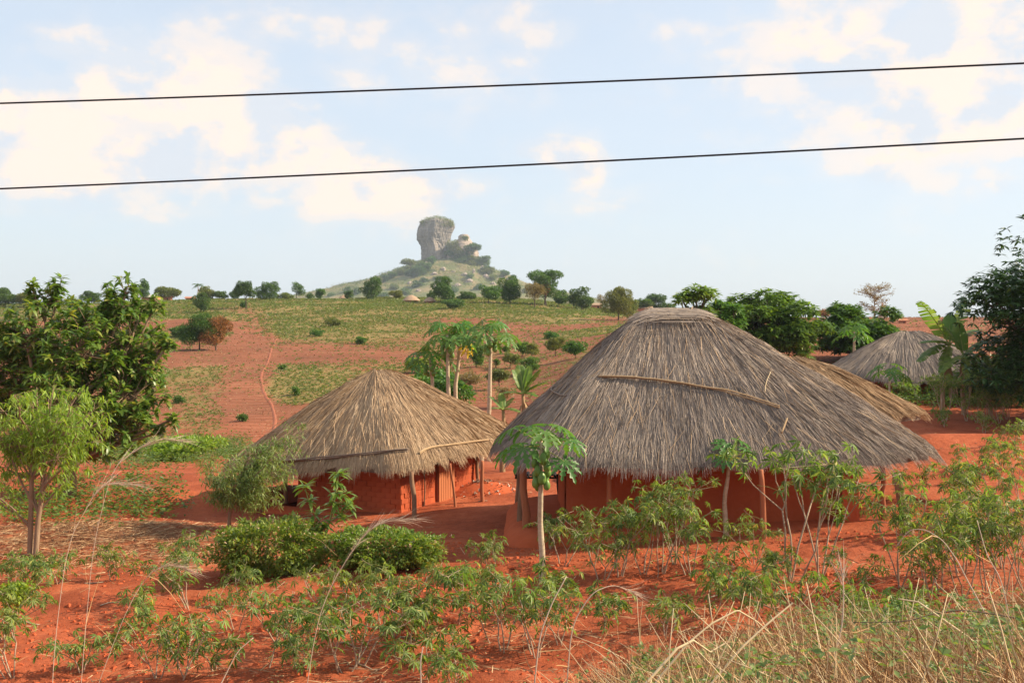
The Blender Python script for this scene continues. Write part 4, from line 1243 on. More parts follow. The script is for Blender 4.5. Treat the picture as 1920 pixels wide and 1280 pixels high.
def mango(px, cy, wpx, hpx, d, mat, label, seed, clumps=26, leaf=.24, group=MG, tmpl=None, per=60):
    s_ = d / FPX; x = (px - 960) * s_; base = np.array([x, d, float(gz(x, d))])
    r = np.random.default_rng(seed)
    t = thing('mango_tree', label, 'tree', base, group)
    c0 = W(px, cy, d); rx, rz = wpx * s_ / 2, hpx * s_ / 2
    gw = Geo(); top = c0 - [0, 0, rz * .3]
    limb(gw, base - [0, 0, .2], top, .17, .09, seed, 8, 8, .04)
    gl = Geo()
    for k in range(clumps):
        dd = rdir(1, r)[0]; q = r.uniform(.45, .98)
        c = c0 + dd * np.array([rx, rx * .9, rz]) * q
        if c[2] < base[2] + .5:
            c[2] = base[2] + r.uniform(.5, 1.5)
        limb(gw, base + (top - base) * r.uniform(.5, 1), c, .08, .02, seed + k, 5, 5, .08)
        cr = r.uniform(.22, .38) * min(rx, rz) * 1.05
        n = per; dv = rdir(n, r); dv[:, 2] = np.abs(dv[:, 2]) * .9 - .15; dv = nrm(dv)
        P = c + dv * cr * r.uniform(.55, 1.08, (n, 1)) * np.array([1.15, 1.15, .9])
        # each tip carries a drooping whorl of long leaves
        m = 7; Pm = np.repeat(P, m, 0); az = r.uniform(0, 2 * math.pi, len(Pm))
        dr_ = np.stack([np.cos(az), np.sin(az), r.uniform(-.75, .35, len(Pm))], -1) + np.repeat(dv, m, 0) * .5
        R = frames(dr_, r.normal(0, .3, len(Pm)))
        gl.inst((tmpl or LANCE)[0], (tmpl or LANCE)[1], Pm, R, leaf * r.uniform(.7, 1.25, len(Pm)))
    gw.build('trunk', M['bark_dark'], t); gl.build('crown', M[mat], t)
    return t


mango(1435, 622, 205, 140, 62, 'mangoleaf', 'dense round mango tree rising behind the right slope of the large roof', 41, 70, .36, per=50)
mango(1612, 640, 180, 135, 64, 'mangoleaf', 'dense round mango tree between the large roof and the distant grey hut', 43, 64, .36, per=50)
mango(1297, 574, 84, 96, 52, 'sapling', 'young tree with upright leafy shoots poking above the large roof peak', 45, 16, .30, per=26)
mango(1365, 600, 70, 70, 58, 'mangoleaf', 'smaller mango tree just behind the large roof, left of the dense round one', 47, 14, .32, per=40)
# dark tall tree at the right edge
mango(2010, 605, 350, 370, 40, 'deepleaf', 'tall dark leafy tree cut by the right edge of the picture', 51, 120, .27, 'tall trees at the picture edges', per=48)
for k, (px, py) in enumerate([(1822, 535), (1868, 505), (1905, 440), (1890, 470), (1830, 560), (1850, 580)]):
    pass

# bare tree on the skyline
b = hit(1640, 606); s_ = b[1] / FPX
t = thing('bare_tree', 'tall nearly leafless tree with fine twigs on the right skyline', 'tree', b)
g = Geo(); r = np.random.default_rng(3); Hh = 76 * s_; limb(g, b - [0, 0, .3], b + [0, 0, Hh * .95], Hh * .022, Hh * .004, 3, 6, 8, .02)
gl = Geo(); P = []
for k in range(46):
    z = r.uniform(.28, .93); a = r.uniform(0, 2 * math.pi); ln = Hh * .40 * math.sin(math.pi * min(1, (z - .12) * .98)) ** .7 * r.uniform(.7, 1.05)
    st = b + [0, 0, Hh * z * .93]; e = st + np.array([math.cos(a) * ln, math.sin(a) * ln, ln * .28])
    pts = limb(g, st, e, Hh * .007, Hh * .002, k, 4, 5, .1)
    for q in range(9):
        i = r.integers(1, 5); s2 = pts[i]; e2 = s2 + np.array([math.cos(a + r.normal(0, .7)) * ln * .3, math.sin(a + r.normal(0, .7)) * ln * .3, ln * r.uniform(.02, .3)])
        limb(g, s2, e2, Hh * .0028, Hh * .0012, k + q, 3, 3, .1); P.append(e2)
g.build('trunk', M['bark'], t)
P = np.repeat(np.array(P), 3, 0) + r.normal(0, Hh * .015, (len(P) * 3, 3)); scatter_leaves(gl, KITE, P, rdir(len(P), r), .22, r); gl.build('twig_leaves', M['tanleaf'], t)
b = hit(1657, 605); s_ = b[1] / FPX
bushy('far_tree', 'reddish dry tree at the foot of the bare skyline tree', 'tree', b, 40 * s_, 24 * s_, .2, 'rustleaf', 777, .25, .35, group=RG, open_=.35)
b = hit(1128, 575); s_ = b[1] / FPX
bushy('far_tree', 'little grey leafless tree on the ridge left of the tall olive tree', 'tree', b, 28 * s_, 20 * s_, .16, 'tanleaf', 778, .25, .28, group=RG, open_=.4)
b = hit(1024, 573); s_ = b[1] / FPX
bushy('far_tree', 'rust-coloured tree in front of the largest ridge tree', 'tree', b - [0, 1.5, 0], 48 * s_, 18 * s_, .2, 'rustleaf', 779, .4, .5, group=RG)


def palm(px, by, ty, label, seed, fr=1.6):
    b = hit(px, by); s_ = b[1] / FPX; H = (by - ty) * s_
    t = thing('palm_tree', label, 'palm', b, 'far palms')
    r = np.random.default_rng(seed); g = Geo(); top = b + [0, 0, H * .72]; limb(g, b - [0, 0, .2], top, .14, .10, seed, 6, 5, .03); g.build('trunk', M['bark'], t)
    for k in range(11):
        a = k * 2.4 + r.normal(0, .2); el = r.uniform(.0, 1.1); L_ = fr * r.uniform(.8, 1.1) * H * .22
        q = np.linspace(0, 1, 9); sp = np.stack([np.cos(a) * q * L_ * math.cos(el), np.sin(a) * q * L_ * math.cos(el), q * L_ * math.sin(el) - .55 * q * q * L_], -1) + top
        g = Geo(); tn = nrm(np.gradient(sp, axis=0)); sd = nrm(np.cross(tn, [0, 0, 1]))
        for sg in (-1, 1):
            for j in range(1, 9):
                w_ = L_ * .32 * math.sin(math.pi * (.15 + .8 * q[j]))
                p = sp[j]; e = p + sd[j] * sg * w_ * .8 + tn[j] * w_ * .5 - [0, 0, w_ * .5]; wd = tn[j] * L_ * .05
                g.add([p - wd, p + wd, e], [[0, 1, 2]])
        g.tube(sp, np.linspace(.04, .01, 9), 4); g.build('frond', M['farleaf'], t)


palm(371, 561, 521, 'coconut palm on the far left ridge above its neighbours', 3)
palm(1468, 590, 553, 'coconut palm top showing over the mango trees right of the large roof', 5)
palm(1502, 598, 577, 'stubby palm on the red skyline at right', 7, 2.4)
palm(886, 672, 627, 'young palm behind the papaya trunks on the slope', 9, 2.6)

# left: big leafy tree with rosettes of leaves
def rosette_tree():
    d = 33.0; s_ = d / FPX; x = (130 - 960) * s_; base = np.array([x, d, float(gz(x, d))])
    t = thing('leafy_tree', 'big dark green tree with leaf rosettes at the left edge', 'tree', base, 'tall trees at the picture edges')
    r = np.random.default_rng(17)
    tips = []
    # crown lobes as boughs: pixel centre, radii, depth offset
    lobes = [(60, 620, 80, 75, 0), (150, 650, 85, 80, -.6), (240, 640, 70, 85, .2), (40, 720, 90, 90, .3), (130, 740, 95, 80, -.9), (230, 730, 78, 80, -.3), (90, 800, 110, 60, .2), (200, 805, 85, 55, -.2), (-30, 680, 90, 110, .5), (275, 680, 38, 70, .3), (260, 790, 45, 45, .4),
             (85, 560, 40, 30, .2), (65, 545, 20, 22, .2), (110, 535, 18, 24, .3), (215, 575, 45, 40, .1), (235, 540, 18, 30, 0), (205, 545, 16, 22, .2), (265, 565, 22, 35, .3), (290, 560, 14, 30, .1), (150, 575, 30, 30, .3), (150, 610, 60, 40, .9), (60, 660, 60, 60, 1.4), (210, 680, 60, 70, 1.3), (120, 840, 110, 30, .3), (305, 640, 16, 16, .2), (318, 640, 10, 8, 0), (297, 805, 14, 12, .1), (322, 783, 9, 7, 0), (292, 745, 24, 20, .2)]
    gw = Geo(); fork = base + [0, 0, .9]
    limb(gw, base - [0, 0, .2], fork, .22, .17, 3, 8, 4, .03)
    for k, (px, py, rx, ry, dy) in enumerate(lobes):
        c = W(px, py, d + dy); n = int(max(5, rx * ry / 78.0))
        hub = c - [0, 0, ry * s_ * .5]
        limb(gw, fork + [r.normal(0, .1), r.normal(0, .1), 0], hub, .09, .03, k + 5, 6, 7, .10)
        for j in range(n):
            dd = rdir(1, r)[0]; q = r.uniform(.2, 1.0) ** .6
            p = c + dd * np.array([rx, (rx + ry) * .5, ry]) * s_ * q
            limb(gw, hub + (c - hub) * r.uniform(0, 1), p, .016, .008, k * 31 + j, 4, 4, .12)
            tips.append((p, nrm(p - hub + [0, 0, .5 * ry * s_])))
    T = np.array([a for a, _ in tips]); D = np.array([b_ for _, b_ in tips]); D = nrm(D * .5 + np.array([0, 0, .75]))
    gw.build('trunk', M['bark'], t)
    gl = Geo(); m = 17; Tm = np.repeat(T, m, 0); Dm = np.repeat(D, m, 0); n = len(Tm)
    az = r.uniform(0, 2 * math.pi, n); el = r.uniform(-.55, .9, n)
    F = frames(Dm); loc = np.stack([np.cos(az) * np.cos(el), np.sin(el), np.sin(az) * np.cos(el)], -1)
    dv = np.einsum('mij,mj->mi', F, loc)
    off = Dm * r.uniform(-.16, .06, (n, 1))
    gl.inst(LANCE_W[0], LANCE_W[1], Tm + off, frames(dv, r.normal(0, .25, n)), .27 * r.uniform(.7, 1.2, n)); gl.build('crown', M['darkleaf'], t)


rosette_tree()


def lime_tree():
    b = hit(66, 1040); d = b[1]; s_ = d / FPX
    t = thing('young_tree', 'young lime green tree with two slender trunks, left foreground', 'tree', b)
    r = np.random.default_rng(23); gw = Geo()
    tr1 = np.array([W(56, 1045, d), W(58, 960, d), W(60, 880, d), W(62, 830, d)]); tr2 = np.array([W(66, 1045, d - .1), W(72, 970, d), W(80, 920, d), W(95, 880, d)])
    for tr in (tr1, tr2):
        tr[0][2] = b[2] - .15
        q = np.linspace(0, 3, 13); p = np.stack([np.interp(q, range(4), tr[:, k]) for k in range(3)], -1); gw.tube(p, np.linspace(.062, .038, 13), 8)
    starts = [W(60, 900, d), W(62, 840, d), W(72, 960, d), W(80, 915, d), W(95, 880, d), W(57, 990, d)]
    ends = [(5, 770), (30, 740), (60, 720), (100, 715), (140, 735), (170, 770), (185, 820), (165, 860), (120, 800), (80, 780), (40, 810), (0, 830), (-30, 760), (150, 800), (110, 850), (20, 870), (70, 850), (-20, 880), (-30, 920), (130, 760), (190, 790), (60, 760), (10, 800), (90, 740), (145, 770)]
    tips = []
    for k, (px, py) in enumerate(ends):
        e = W(px + r.normal(0, 6), py + r.normal(0, 5), d + r.normal(0, .75)); st = starts[k % 5] if py < 875 else starts[5]
        pts = limb(gw, st, e, .030, .008, k + 3, 6, 8, .06, .02)
        for j in range(24):
            i = r.integers(3, 8); s0 = pts[i]; e2 = s0 + rdir(1, r)[0] * np.array([.55, .55, .38]) * r.uniform(.4, 1.0) + [0, 0, .06]
            limb(gw, s0, e2, .006, .003, k * 7 + j, 3, 3, .1); tips.append(e2)
    gw.build('trunk', M['bark'], t)
    T = np.array(tips); m = 9; Tm = np.repeat(T, m, 0) + r.normal(0, .04, (len(T) * m, 3)); n = len(Tm); az = r.uniform(0, 2 * math.pi, n)
    dv = np.stack([np.cos(az), np.sin(az), r.uniform(-1.1, .1, n)], -1)
    gl = Geo(); gl.inst(LANCE_N[0], LANCE_N[1], Tm, frames(dv, r.normal(0, .4, n)), .17 * r.uniform(.7, 1.25, n)); gl.build('crown', M['limeleaf'], t)


lime_tree()


def wispy_tree():
    b = hit(428, 992); d = b[1]; r = np.random.default_rng(29)
    t = thing('young_tree', 'wispy small tree with drooping narrow leaves beside the small hut', 'tree', b)
    gw = Geo(); fork = W(432, 935, d); limb(gw, b - [0, 0, .15], fork, .05, .035, 3, 7, 5, .04)
    tips = []
    for k, (px, py) in enumerate([(400, 900), (430, 870), (470, 850), (500, 830), (535, 815), (545, 845), (530, 880), (500, 900), (470, 920), (440, 910), (410, 930), (520, 850), (555, 800), (490, 870), (455, 885), (535, 900), (480, 945), (515, 935), (395, 870)]):
        e = W(px, py, d + r.normal(0, .5)); pts = limb(gw, fork + (b - fork) * r.uniform(0, .3), e, .018, .006, k + 3, 5, 7, .08, .05)
        for j in range(40):
            i = r.integers(2, 7); e2 = pts[i] + rdir(1, r)[0] * np.array([.36, .36, .26]) * r.uniform(.3, 1); limb(gw, pts[i], e2, .004, .002, k + j, 3, 3); tips.append(e2)
    gw.build('trunk', M['bark'], t)
    T = np.array(tips); m = 10; Tm = np.repeat(T, m, 0) + r.normal(0, .05, (len(T) * m, 3)); n = len(Tm); az = r.uniform(0, 2 * math.pi, n)
    gl = Geo(); gl.inst(LANCE_N[0], LANCE_N[1], Tm, frames(np.stack([np.cos(az), np.sin(az), r.uniform(-1.0, .4, n)], -1), r.normal(0, .4, n)), .14 * r.uniform(.6, 1.2, n)); gl.build('crown', M['weed'], t)


wispy_tree()


def sapling():
    b = hit(597, 1068); d = b[1]; r = np.random.default_rng(31)
    t = thing('mango_sapling', 'bright young mango sapling standing over the flowering hedge', 'sapling', b)
    gw = Geo(); gl = Geo(); tips = []
    stem = np.array([W(px, py, d) for px, py in [(597, 1070), (602, 1040), (612, 1000), (622, 960), (630, 920), (635, 890)]]); stem[0][2] = b[2] - .1; gw.tube(stem, np.linspace(.022, .012, 6), 7)
    s2 = np.array([W(612, 1000, d), W(598, 975, d), W(582, 950, d), W(572, 915, d)]); gw.tube(s2, np.linspace(.014, .009, 4), 6)
    s3 = np.array([W(622, 975, d), W(640, 965, d), W(656, 950, d)]); gw.tube(s3, np.linspace(.012, .008, 3), 6)
    nodes = [(635, 888, 16), (632, 905, 12), (630, 925, 12), (626, 945, 14), (572, 912, 14), (578, 940, 12), (590, 965, 10), (656, 948, 16), (640, 968, 12), (612, 990, 10), (648, 925, 10), (605, 975, 10)]
    for px, py, n in nodes:
        n = int(n * 1.7); c = W(px, py, d) + r.normal(0, .03, (n, 3)); az = r.uniform(0, 2 * math.pi, n); el = r.uniform(-.6, .8, n)
        dv = np.stack([np.cos(az) * np.cos(el), np.sin(az) * np.cos(el), np.sin(el)], -1)
        gl.inst(LANCE[0], LANCE[1], c + dv * .02, frames(dv, r.normal(0, .2, n)), .25 * r.uniform(.7, 1.15, n))
    gw.build('stem', M['greenstem'], t); gl.build('crown', M['sapling'], t)


sapling()


def hedge(px0, px1, top, by, label, seed):
    b = hit((px0 + px1) / 2, by); d = b[1]; s_ = d / FPX; r = np.random.default_rng(seed)
    t = thing('flowering_hedge', label, 'hedge', b, 'flowering hedges before the huts')
    rx = (px1 - px0) * s_ / 2; hz = (by - top) * s_
    gl = Geo(); gf = Geo(); gw = Geo()
    n = 17000; dv = rdir(n, r); q = r.uniform(.45, 1.0, n) ** .5
    sq = np.sign(dv) * np.abs(dv) ** .72; sq = sq / np.maximum(1, np.linalg.norm(sq, axis=1, keepdims=True) * .93)
    lump = 1 + .55 * fbm(dv[:, 0] * 4.5 + seed, dv[:, 2] * 4 + dv[:, 1] * 3, seed, 4) + .22 * r.random(n) * (r.random(n) > .93)
    P = b + [0, 0, hz * .50] + sq * np.array([rx, .72, hz * .53]) * (q * lump)[:, None]
    scatter_leaves(gl, KITE, P, dv, .07, r, sz=(.5, 1.5)); gl.build('crown', M['hedge'], t)
    up = P[(dv[:, 2] > .1) & (q > .93)]; up = up[r.permutation(len(up))[:70]]
    for c in up:
        k = 9; gf.inst(KITE[0], KITE[1], np.repeat(c[None], k, 0) + r.normal(0, .008, (k, 3)), frames(rdir(k, r)), np.full(k, .034))
    gf.build('blossoms', M['blossom'], t, kind='stuff')
    for k in range(14):
        a = b + [r.uniform(-.5, .5) * rx, r.uniform(-.3, .3), -.1]; limb(gw, a, a + [r.normal(0, .3), r.normal(0, .2), hz * .7], .014, .006, k, 5, 4)
    gw.build('stem', M['bark_dark'], t)


hedge(402, 612, 982, 1076, 'rounded flowering hedge with pink blossoms, left of the mango sapling', 61)
hedge(622, 828, 996, 1062, 'lower flowering hedge with pink blossoms, right of the mango sapling', 67)
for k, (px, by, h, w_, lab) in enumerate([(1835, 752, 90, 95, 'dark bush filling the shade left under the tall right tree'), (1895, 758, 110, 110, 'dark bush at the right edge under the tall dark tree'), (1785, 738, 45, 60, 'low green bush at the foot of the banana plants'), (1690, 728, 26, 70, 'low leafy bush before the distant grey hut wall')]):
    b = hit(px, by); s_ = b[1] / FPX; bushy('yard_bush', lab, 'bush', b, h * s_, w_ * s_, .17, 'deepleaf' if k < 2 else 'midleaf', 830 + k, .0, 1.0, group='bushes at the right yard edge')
b = hit(33, 1152); bushy('small_bush', 'small bright lime bush alone on red soil at far left', 'bush', b, .62, .62, .055, 'limeleaf', 801, .15, .9, bark='bark')
b = hit(345, 862); bushy('small_bush', 'bright lime thicket behind the dry grass plume, left of the small hut', 'bush', b, 1.2, 3.2, .16, 'limeleaf', 803, .0, .8)
b = hit(820, 790); bushy('small_bush', 'spreading bright green shrub behind the papaya trunks and small roof', 'bush', W(815, 775, 47), 2.0, 3.0, .15, 'midleaf', 805, .0, .9)

# ------------------------------------------------------------------ papayas and bananas
BLADES = [papaya_blade(k) for k in range(4)]


def papaya(px_base, by, crown, stem_r, leafsize, nleaf, label, seed, d=None, fruits=10, fr=.07, yellow=None, lean=None, group='papaya trees'):
    """crown = (px, py) of the top of the stem"""
    if d is None:
        b = hit(px_base, by); d = b[1]
    else:
        x = (px_base - 960) / FPX * d; b = np.array([x, d, float(gz(x, d))])
    top = W(crown[0], crown[1], d); r = np.random.default_rng(seed)
    t = thing('papaya_tree', label, 'papaya tree', b, group)
    g = Geo(); p = limb(Geo(), b - [0, 0, .2], top, 1, 1, seed, 4, 12, .025)
    g.tube(p, np.linspace(stem_r * 1.15, stem_r * .62, 12) * (1 + .06 * np.sin(np.arange(12) * 2.1)), 9); tk = g.build('trunk', M['bark_pale'], t)
    for k in range(nleaf):
        a = k * 2.39996 + r.normal(0, .25); f = k / max(1, nleaf - 1); el = .95 - 1.0 * f + r.normal(0, .12)
        pl = leafsize * r.uniform(.85, 1.15) * (.75 + .35 * f)
        st = top - [0, 0, stem_r * 2.2 * f]
        dv = np.array([math.cos(a) * math.cos(el), math.sin(a) * math.cos(el), math.sin(el)])
        q = np.linspace(0, 1, 6)[:, None]; pt = st + dv * q * pl + np.array([0, 0, -.10 * pl]) * q * q
        e = pt[-1]; isy = yellow is not None and k == yellow
        if isy:
            e = top + np.array([.36, -.35, -.50]) * leafsize * 1.2; pt = st + (e - st) * q
        fw = nrm(dv * np.array([1, 1, .25]) + np.array([0, 0, -.42 - .25 * f])); tv, tf = BLADES[(k + seed) % 4]
        if isy:
            fw = nrm(np.array([.2, -.3, -.9]))
        gl = Geo(); gl.inst(tv, tf, e[None], frames(fw[None], np.array([r.normal(0, .2)])), np.array([leafsize * r.uniform(.62, .85)]))
        lo = gl.build('leaf', M['papaya_yellow' if isy else 'papaya'], t)
        if isy:
            lo['label'] = 'yellowed hanging papaya leaf'
        gp = Geo(); gp.tube(pt, np.linspace(leafsize * .016, leafsize * .010, 6) + .002, 5); gp.build('petiole', M['greenstem'], lo)
    for k in range(fruits):
        a = k * 2.4 + r.normal(0, .25); z = -.14 - .027 * k * (fr / .07) - stem_r
        c = top + np.array([math.cos(a) * (stem_r * .8 + fr * (.6 + .35 * (k % 3) / 2)), math.sin(a) * (stem_r * .8 + fr * (.6 + .35 * (k % 3) / 2)), z * 1.15]); s0 = fr * r.uniform(.8, 1.15)
        A, B = np.meshgrid(np.linspace(0, 2 * math.pi, 9, endpoint=False), np.linspace(0, math.pi, 7), indexing='ij')
        rr = np.sin(B) * (1 - .22 * np.cos(B)); P = np.stack([c[0] + np.cos(A) * rr * s0 * .72, c[1] + np.sin(A) * rr * s0 * .72, c[2] + np.cos(B) * s0 * 1.15], -1)
        gf = Geo(); gf.grid(P[:, ::-1], closed_u=True); gf.build('fruit', M['fruit'], t)
    return t


papaya(1016, 1088, (1014, 826), .055, .60, 11, 'papaya tree with green fruit cluster in front of the large hut', 5, fruits=15, fr=.095)
papaya(1361, 1006, (1366, 848), .052, .46, 10, 'slim papaya tree with small crown before the middle of the large hut', 9, fruits=0)
papaya(820, 800, (806, 672), .085, .66, 11, 'leftmost and lowest papaya of the four behind the small hut', 13, d=39, fruits=7, fr=.11)
papaya(838, 800, (838, 628), .085, .70, 12, 'second papaya from left behind the small hut, fruit under crown', 17, d=38.4, fruits=9, fr=.12)
papaya(868, 810, (861, 626), .085, .66, 11, 'third papaya from left behind the small hut, with one yellow leaf', 21, d=39, fruits=2, fr=.1, yellow=4)
papaya(898, 812, (921, 625), .085, .72, 12, 'rightmost papaya of the four behind the small hut, trunk leaning right', 25, d=37.6, fruits=8, fr=.12)
papaya(1600, 690, (1602, 622), .08, .7, 10, 'papaya tree with pale trunk in front of the mango trees at right', 29, d=55, fruits=0)
papaya(1666, 745, (1668, 700), .05, .62, 9, 'small papaya in front of the distant grey hut', 33, d=43, fruits=0)


def banana(base, H, leaves, label, seed, group='banana plants', stems=1):
    """leaves: list of (azimuth, elevation, length, tear, droop)"""
    base = np.asarray(base, float); t = thing('banana_plant', label, 'banana plant', base, group); r = np.random.default_rng(seed)
    g = Geo(); top = base + [r.normal(0, .1), r.normal(0, .1), H]; p = limb(Geo(), base - [0, 0, .2], top, 1, 1, seed, 4, 8, .03); g.tube(p, np.linspace(.10, .05, 8), 9); g.build('trunk', M['deadleaf'], t)
    for k in range(5):      # dead leaves hanging down the stem
        a = r.uniform(0, 6.28); q = np.linspace(0, 1, 7); L2 = H * r.uniform(.35, .6); s0 = base + (top - base) * r.uniform(.72, .95)
        pp = s0 + np.stack([np.cos(a) * .28 * np.sin(q * 2.2), np.sin(a) * .28 * np.sin(q * 2.2), .10 * np.sin(q * 3) - q * L2], -1); sd = np.array([-math.sin(a), math.cos(a), 0]) * .07
        gd = Geo(); gd.grid(np.stack([pp - sd * np.sin(.3 + q * 2.6)[:, None], pp + sd * np.sin(.3 + q * 2.6)[:, None]], 1)); gd.build('dead_leaf', M['deadleaf'], t)
    for (a, el, L_, tear, droop) in leaves:
        q = np.linspace(0, 1, 27)
        sp = top + np.stack([np.cos(a) * q * math.cos(el) * L_, np.sin(a) * q * math.cos(el) * L_, q * math.sin(el) * L_ - droop * q ** 2.2 * L_], -1)
        tn = nrm(np.gradient(sp, axis=0)); sd = nrm(np.cross(tn, [0, 0, 1.0])); up = np.cross(sd, tn)
        g = Geo()
        for sg in (-1, 1):
            j = 3
            while j < 26:
                n = int(r.integers(1, 4)) if tear > .3 else int(r.integers(4, 9)); n = min(n, 26 - j)
                fall = r.uniform(.0, .5) * tear + .12
                seg = []
                for i in range(j, j + n + 1):
                    w_ = L_ * .19 * math.sin(math.pi * min(.98, .10 + .86 * q[i])) ** .55
                    gap = (.25 if (i == j or i == j + n) else 0) * tear * (q[1] * L_)
                    ofs = tn[i] * (gap if i == j else -gap if i == j + n else 0)
                    e = sp[i] + sd[i] * sg * w_ * math.cos(fall) + up[i] * (-w_ * math.sin(fall) + w_ * .12) + ofs + tn[i] * w_ * .25
                    m_ = sp[i] + sd[i] * sg * w_ * .5 * math.cos(fall * .5) + up[i] * w_ * .12 + ofs * .5
                    seg.append([sp[i] + ofs * .2, m_, e])
                g.grid(np.array(seg)); j += n
        lo = g.build('leaf', M['banana'], t)
        gm = Geo(); gm.tube(sp - up * .012, np.linspace(.030, .006, 27), 5); gm.build('midrib', M['greenstem'], lo)
    return t


def ang(px0, py0, px1, py1, d, dy=0.0):
    """leaf bearing from a crown pixel to a tip pixel"""
    a = W(px0, py0, d); b = W(px1, py1, d + dy); v = b - a; L_ = np.linalg.norm(v)
    return math.atan2(v[1], v[0]), math.asin(v[2] / L_), L_


def banana_px(px, by, crown, tips, d, label, seed):
    x = (px - 960) / FPX * d; base = np.array([x, d, float(gz(x, d))]); cz = W(*crown, d)[2]; r = np.random.default_rng(seed)
    lv = []
    for (tx, ty, tear, dy) in tips:
        a, el, L_ = ang(*crown, tx, ty, d, dy); droop = .18 if ty < crown[1] else .30
        lv.append((a, min(el + droop * .8, 1.4), L_ * 1.08, tear, droop))
    return banana(base, cz - base[2], lv, label, seed)


banana_px(1765, 740, (1752, 645), [(1690, 560, .95, -.5), (1792, 556, .9, .4), (1755, 585, .2, .5), (1810, 615, .4, .8), (1700, 640, .3, -.9), (1700, 670, .7, -.8), (1740, 690, .9, -.6), (1800, 665, .7, -.5)], 43, 'tall banana plant with torn upright leaves beside the distant grey hut', 3)
banana_px(1808, 745, (1805, 665), [(1765, 610, .5, .4), (1850, 635, .6, .3), (1790, 600, .3, .6), (1840, 690, .9, -.7), (1770, 690, .8, -.5), (1815, 710, .9, -.6)], 42, 'banana plant with browned hanging leaves right of the tall torn one', 5)
banana_px(1858, 750, (1855, 690), [(1830, 650, .5, .4), (1880, 655, .5, .3), (1890, 700, .8, -.5), (1835, 715, .9, -.5)], 41, 'short banana plant beneath the dark tree at the right edge', 7)
banana_px(985, 800, (985, 738), [(962, 690, .35, .2), (1003, 682, .3, .3), (1022, 690, .4, -.3), (1030, 715, .5, -.4), (950, 735, .5, -.4), (978, 680, .2, .5), (1010, 740, .6, -.7)], 36, 'banana plant rising between the two huts', 9)
banana_px(943, 800, (945, 768), [(918, 742, .3, .2), (965, 745, .4, .4), (925, 765, .6, -.6), (975, 770, .5, -.5), (940, 735, .2, .3)], 35.4, 'low banana plant with broad leaves at the small hut roof edge', 11)

# ------------------------------------------------------------------ cassava
def cassava_proto(seed, H, spread, nstem, dens=1.0, low=.25):
    """long straight stems forking twice, fingered leaves on thin stalks spread airily through the top"""
    r = np.random.default_rng(seed); root = thing('cassava_plant', '', 'cassava', (0, 0, 0)); gw = Geo(); gl = Geo(); gp = Geo()
    P = []; D = []

    def leaf(s0, t, az):
        el = .85 * t - .25 + r.normal(0, .35); L_ = r.uniform(.12, .26) * (1.1 - .4 * t)
        dv = np.array([math.cos(az) * math.cos(el), math.sin(az) * math.cos(el), math.sin(el)]); e3 = s0 + dv * L_
        gp.tube(np.array([s0, s0 + dv * L_ * .5 + [0, 0, .012], e3]), [.0030, .0026, .0022], 3, False)
        P.append(e3); D.append(nrm(dv * [1, 1, .2] + [0, 0, -.35 - r.uniform(0, .75)]))
    for k in range(nstem):
        a = 2 * math.pi * (k + r.uniform(-.3, .3)) / nstem; out = spread * r.uniform(.5, 1.15); h = H * r.uniform(.70, 1.0)
        b0 = np.array([r.normal(0, .03), r.normal(0, .03), -.12]); e = np.array([math.cos(a) * out, math.sin(a) * out, h * .92])
        fork = b0 + (e - b0) * r.uniform(.38, .62)
        limb(gw, b0, fork, .013, .009, seed + k, 5, 5, .03)
        for j in range(2 if r.random() < .8 else 1):
            e1 = e + r.normal(0, .12, 3) * [1.4, 1.4, .5] - [0, 0, .12 * h]; pts = limb(gw, fork, e1, .008, .006, seed + k * 3 + j, 5, 5, .04)
            for i in range(int(r.integers(3, 7) * dens)):
                t = r.uniform(low, 1); leaf(pts[0] + (pts[-1] - pts[0]) * t, t * .6, i * 2.4 + r.normal(0, .4))
            for q in range(int(r.integers(1, 4))):
                e2 = e1 + np.array([r.normal(0, .17), r.normal(0, .17), r.uniform(.02, .22)]) * (.6 + .4 * H); tw = limb(gw, e1, e2, .005, .0035, seed + q, 4, 4, .05)
                for i in range(int(r.integers(4, 8) * dens)):
                    t = r.uniform(.15, 1.0); leaf(tw[0] + (tw[-1] - tw[0]) * t, t, i * 2.4 + r.normal(0, .4))
    P = np.array(P); D = np.array(D); n = len(P)
    s_ = r.uniform(.075, .165, n); h = r.random(n) < .6
    R = frames(D, r.normal(0, .55, n))
    gl.inst(PALM7[0], PALM7[1], P[h], R[h], s_[h]); gl.inst(PALM5[0], PALM5[1], P[~h], R[~h], s_[~h])
    gw.build('stem', M['stem'], root); gl.build('foliage', M['cassava'], root); gp.build('petioles', M['greenstem'], root, kind='stuff')
    return root


def copy_tree(root, parent=None):
    c = root.copy(); col.objects.link(c); c.parent = parent
    for ch in list(root.children):
        if ch.name.startswith('__'):
            continue
        copy_tree(ch, c)
    return c


# prototypes: (height, spread, stems)
SPEC = [(1.0, .34, 3, 1.0), (1.25, .45, 3, 1.0), (.75, .26, 2, 1.0), (1.5, .55, 3, 1.0), (.55, .2, 2, .9), (1.15, .6, 4, .9), (.9, .38, 3, 1.1), (1.75, .6, 4, .9), (1.0, .3, 1, 1.2), (.8, .45, 3, .7), (1.3, .4, 2, 1.1), (.65, .3, 3, .9)]
PROTO = [cassava_proto(900 + k * 7, h, s, n, dn, .45 if h > 1.4 else .15) for k, (h, s, n, dn) in enumerate(SPEC)]
PH = [q[0] for q in SPEC]
used = [False] * len(PROTO)
cass = []


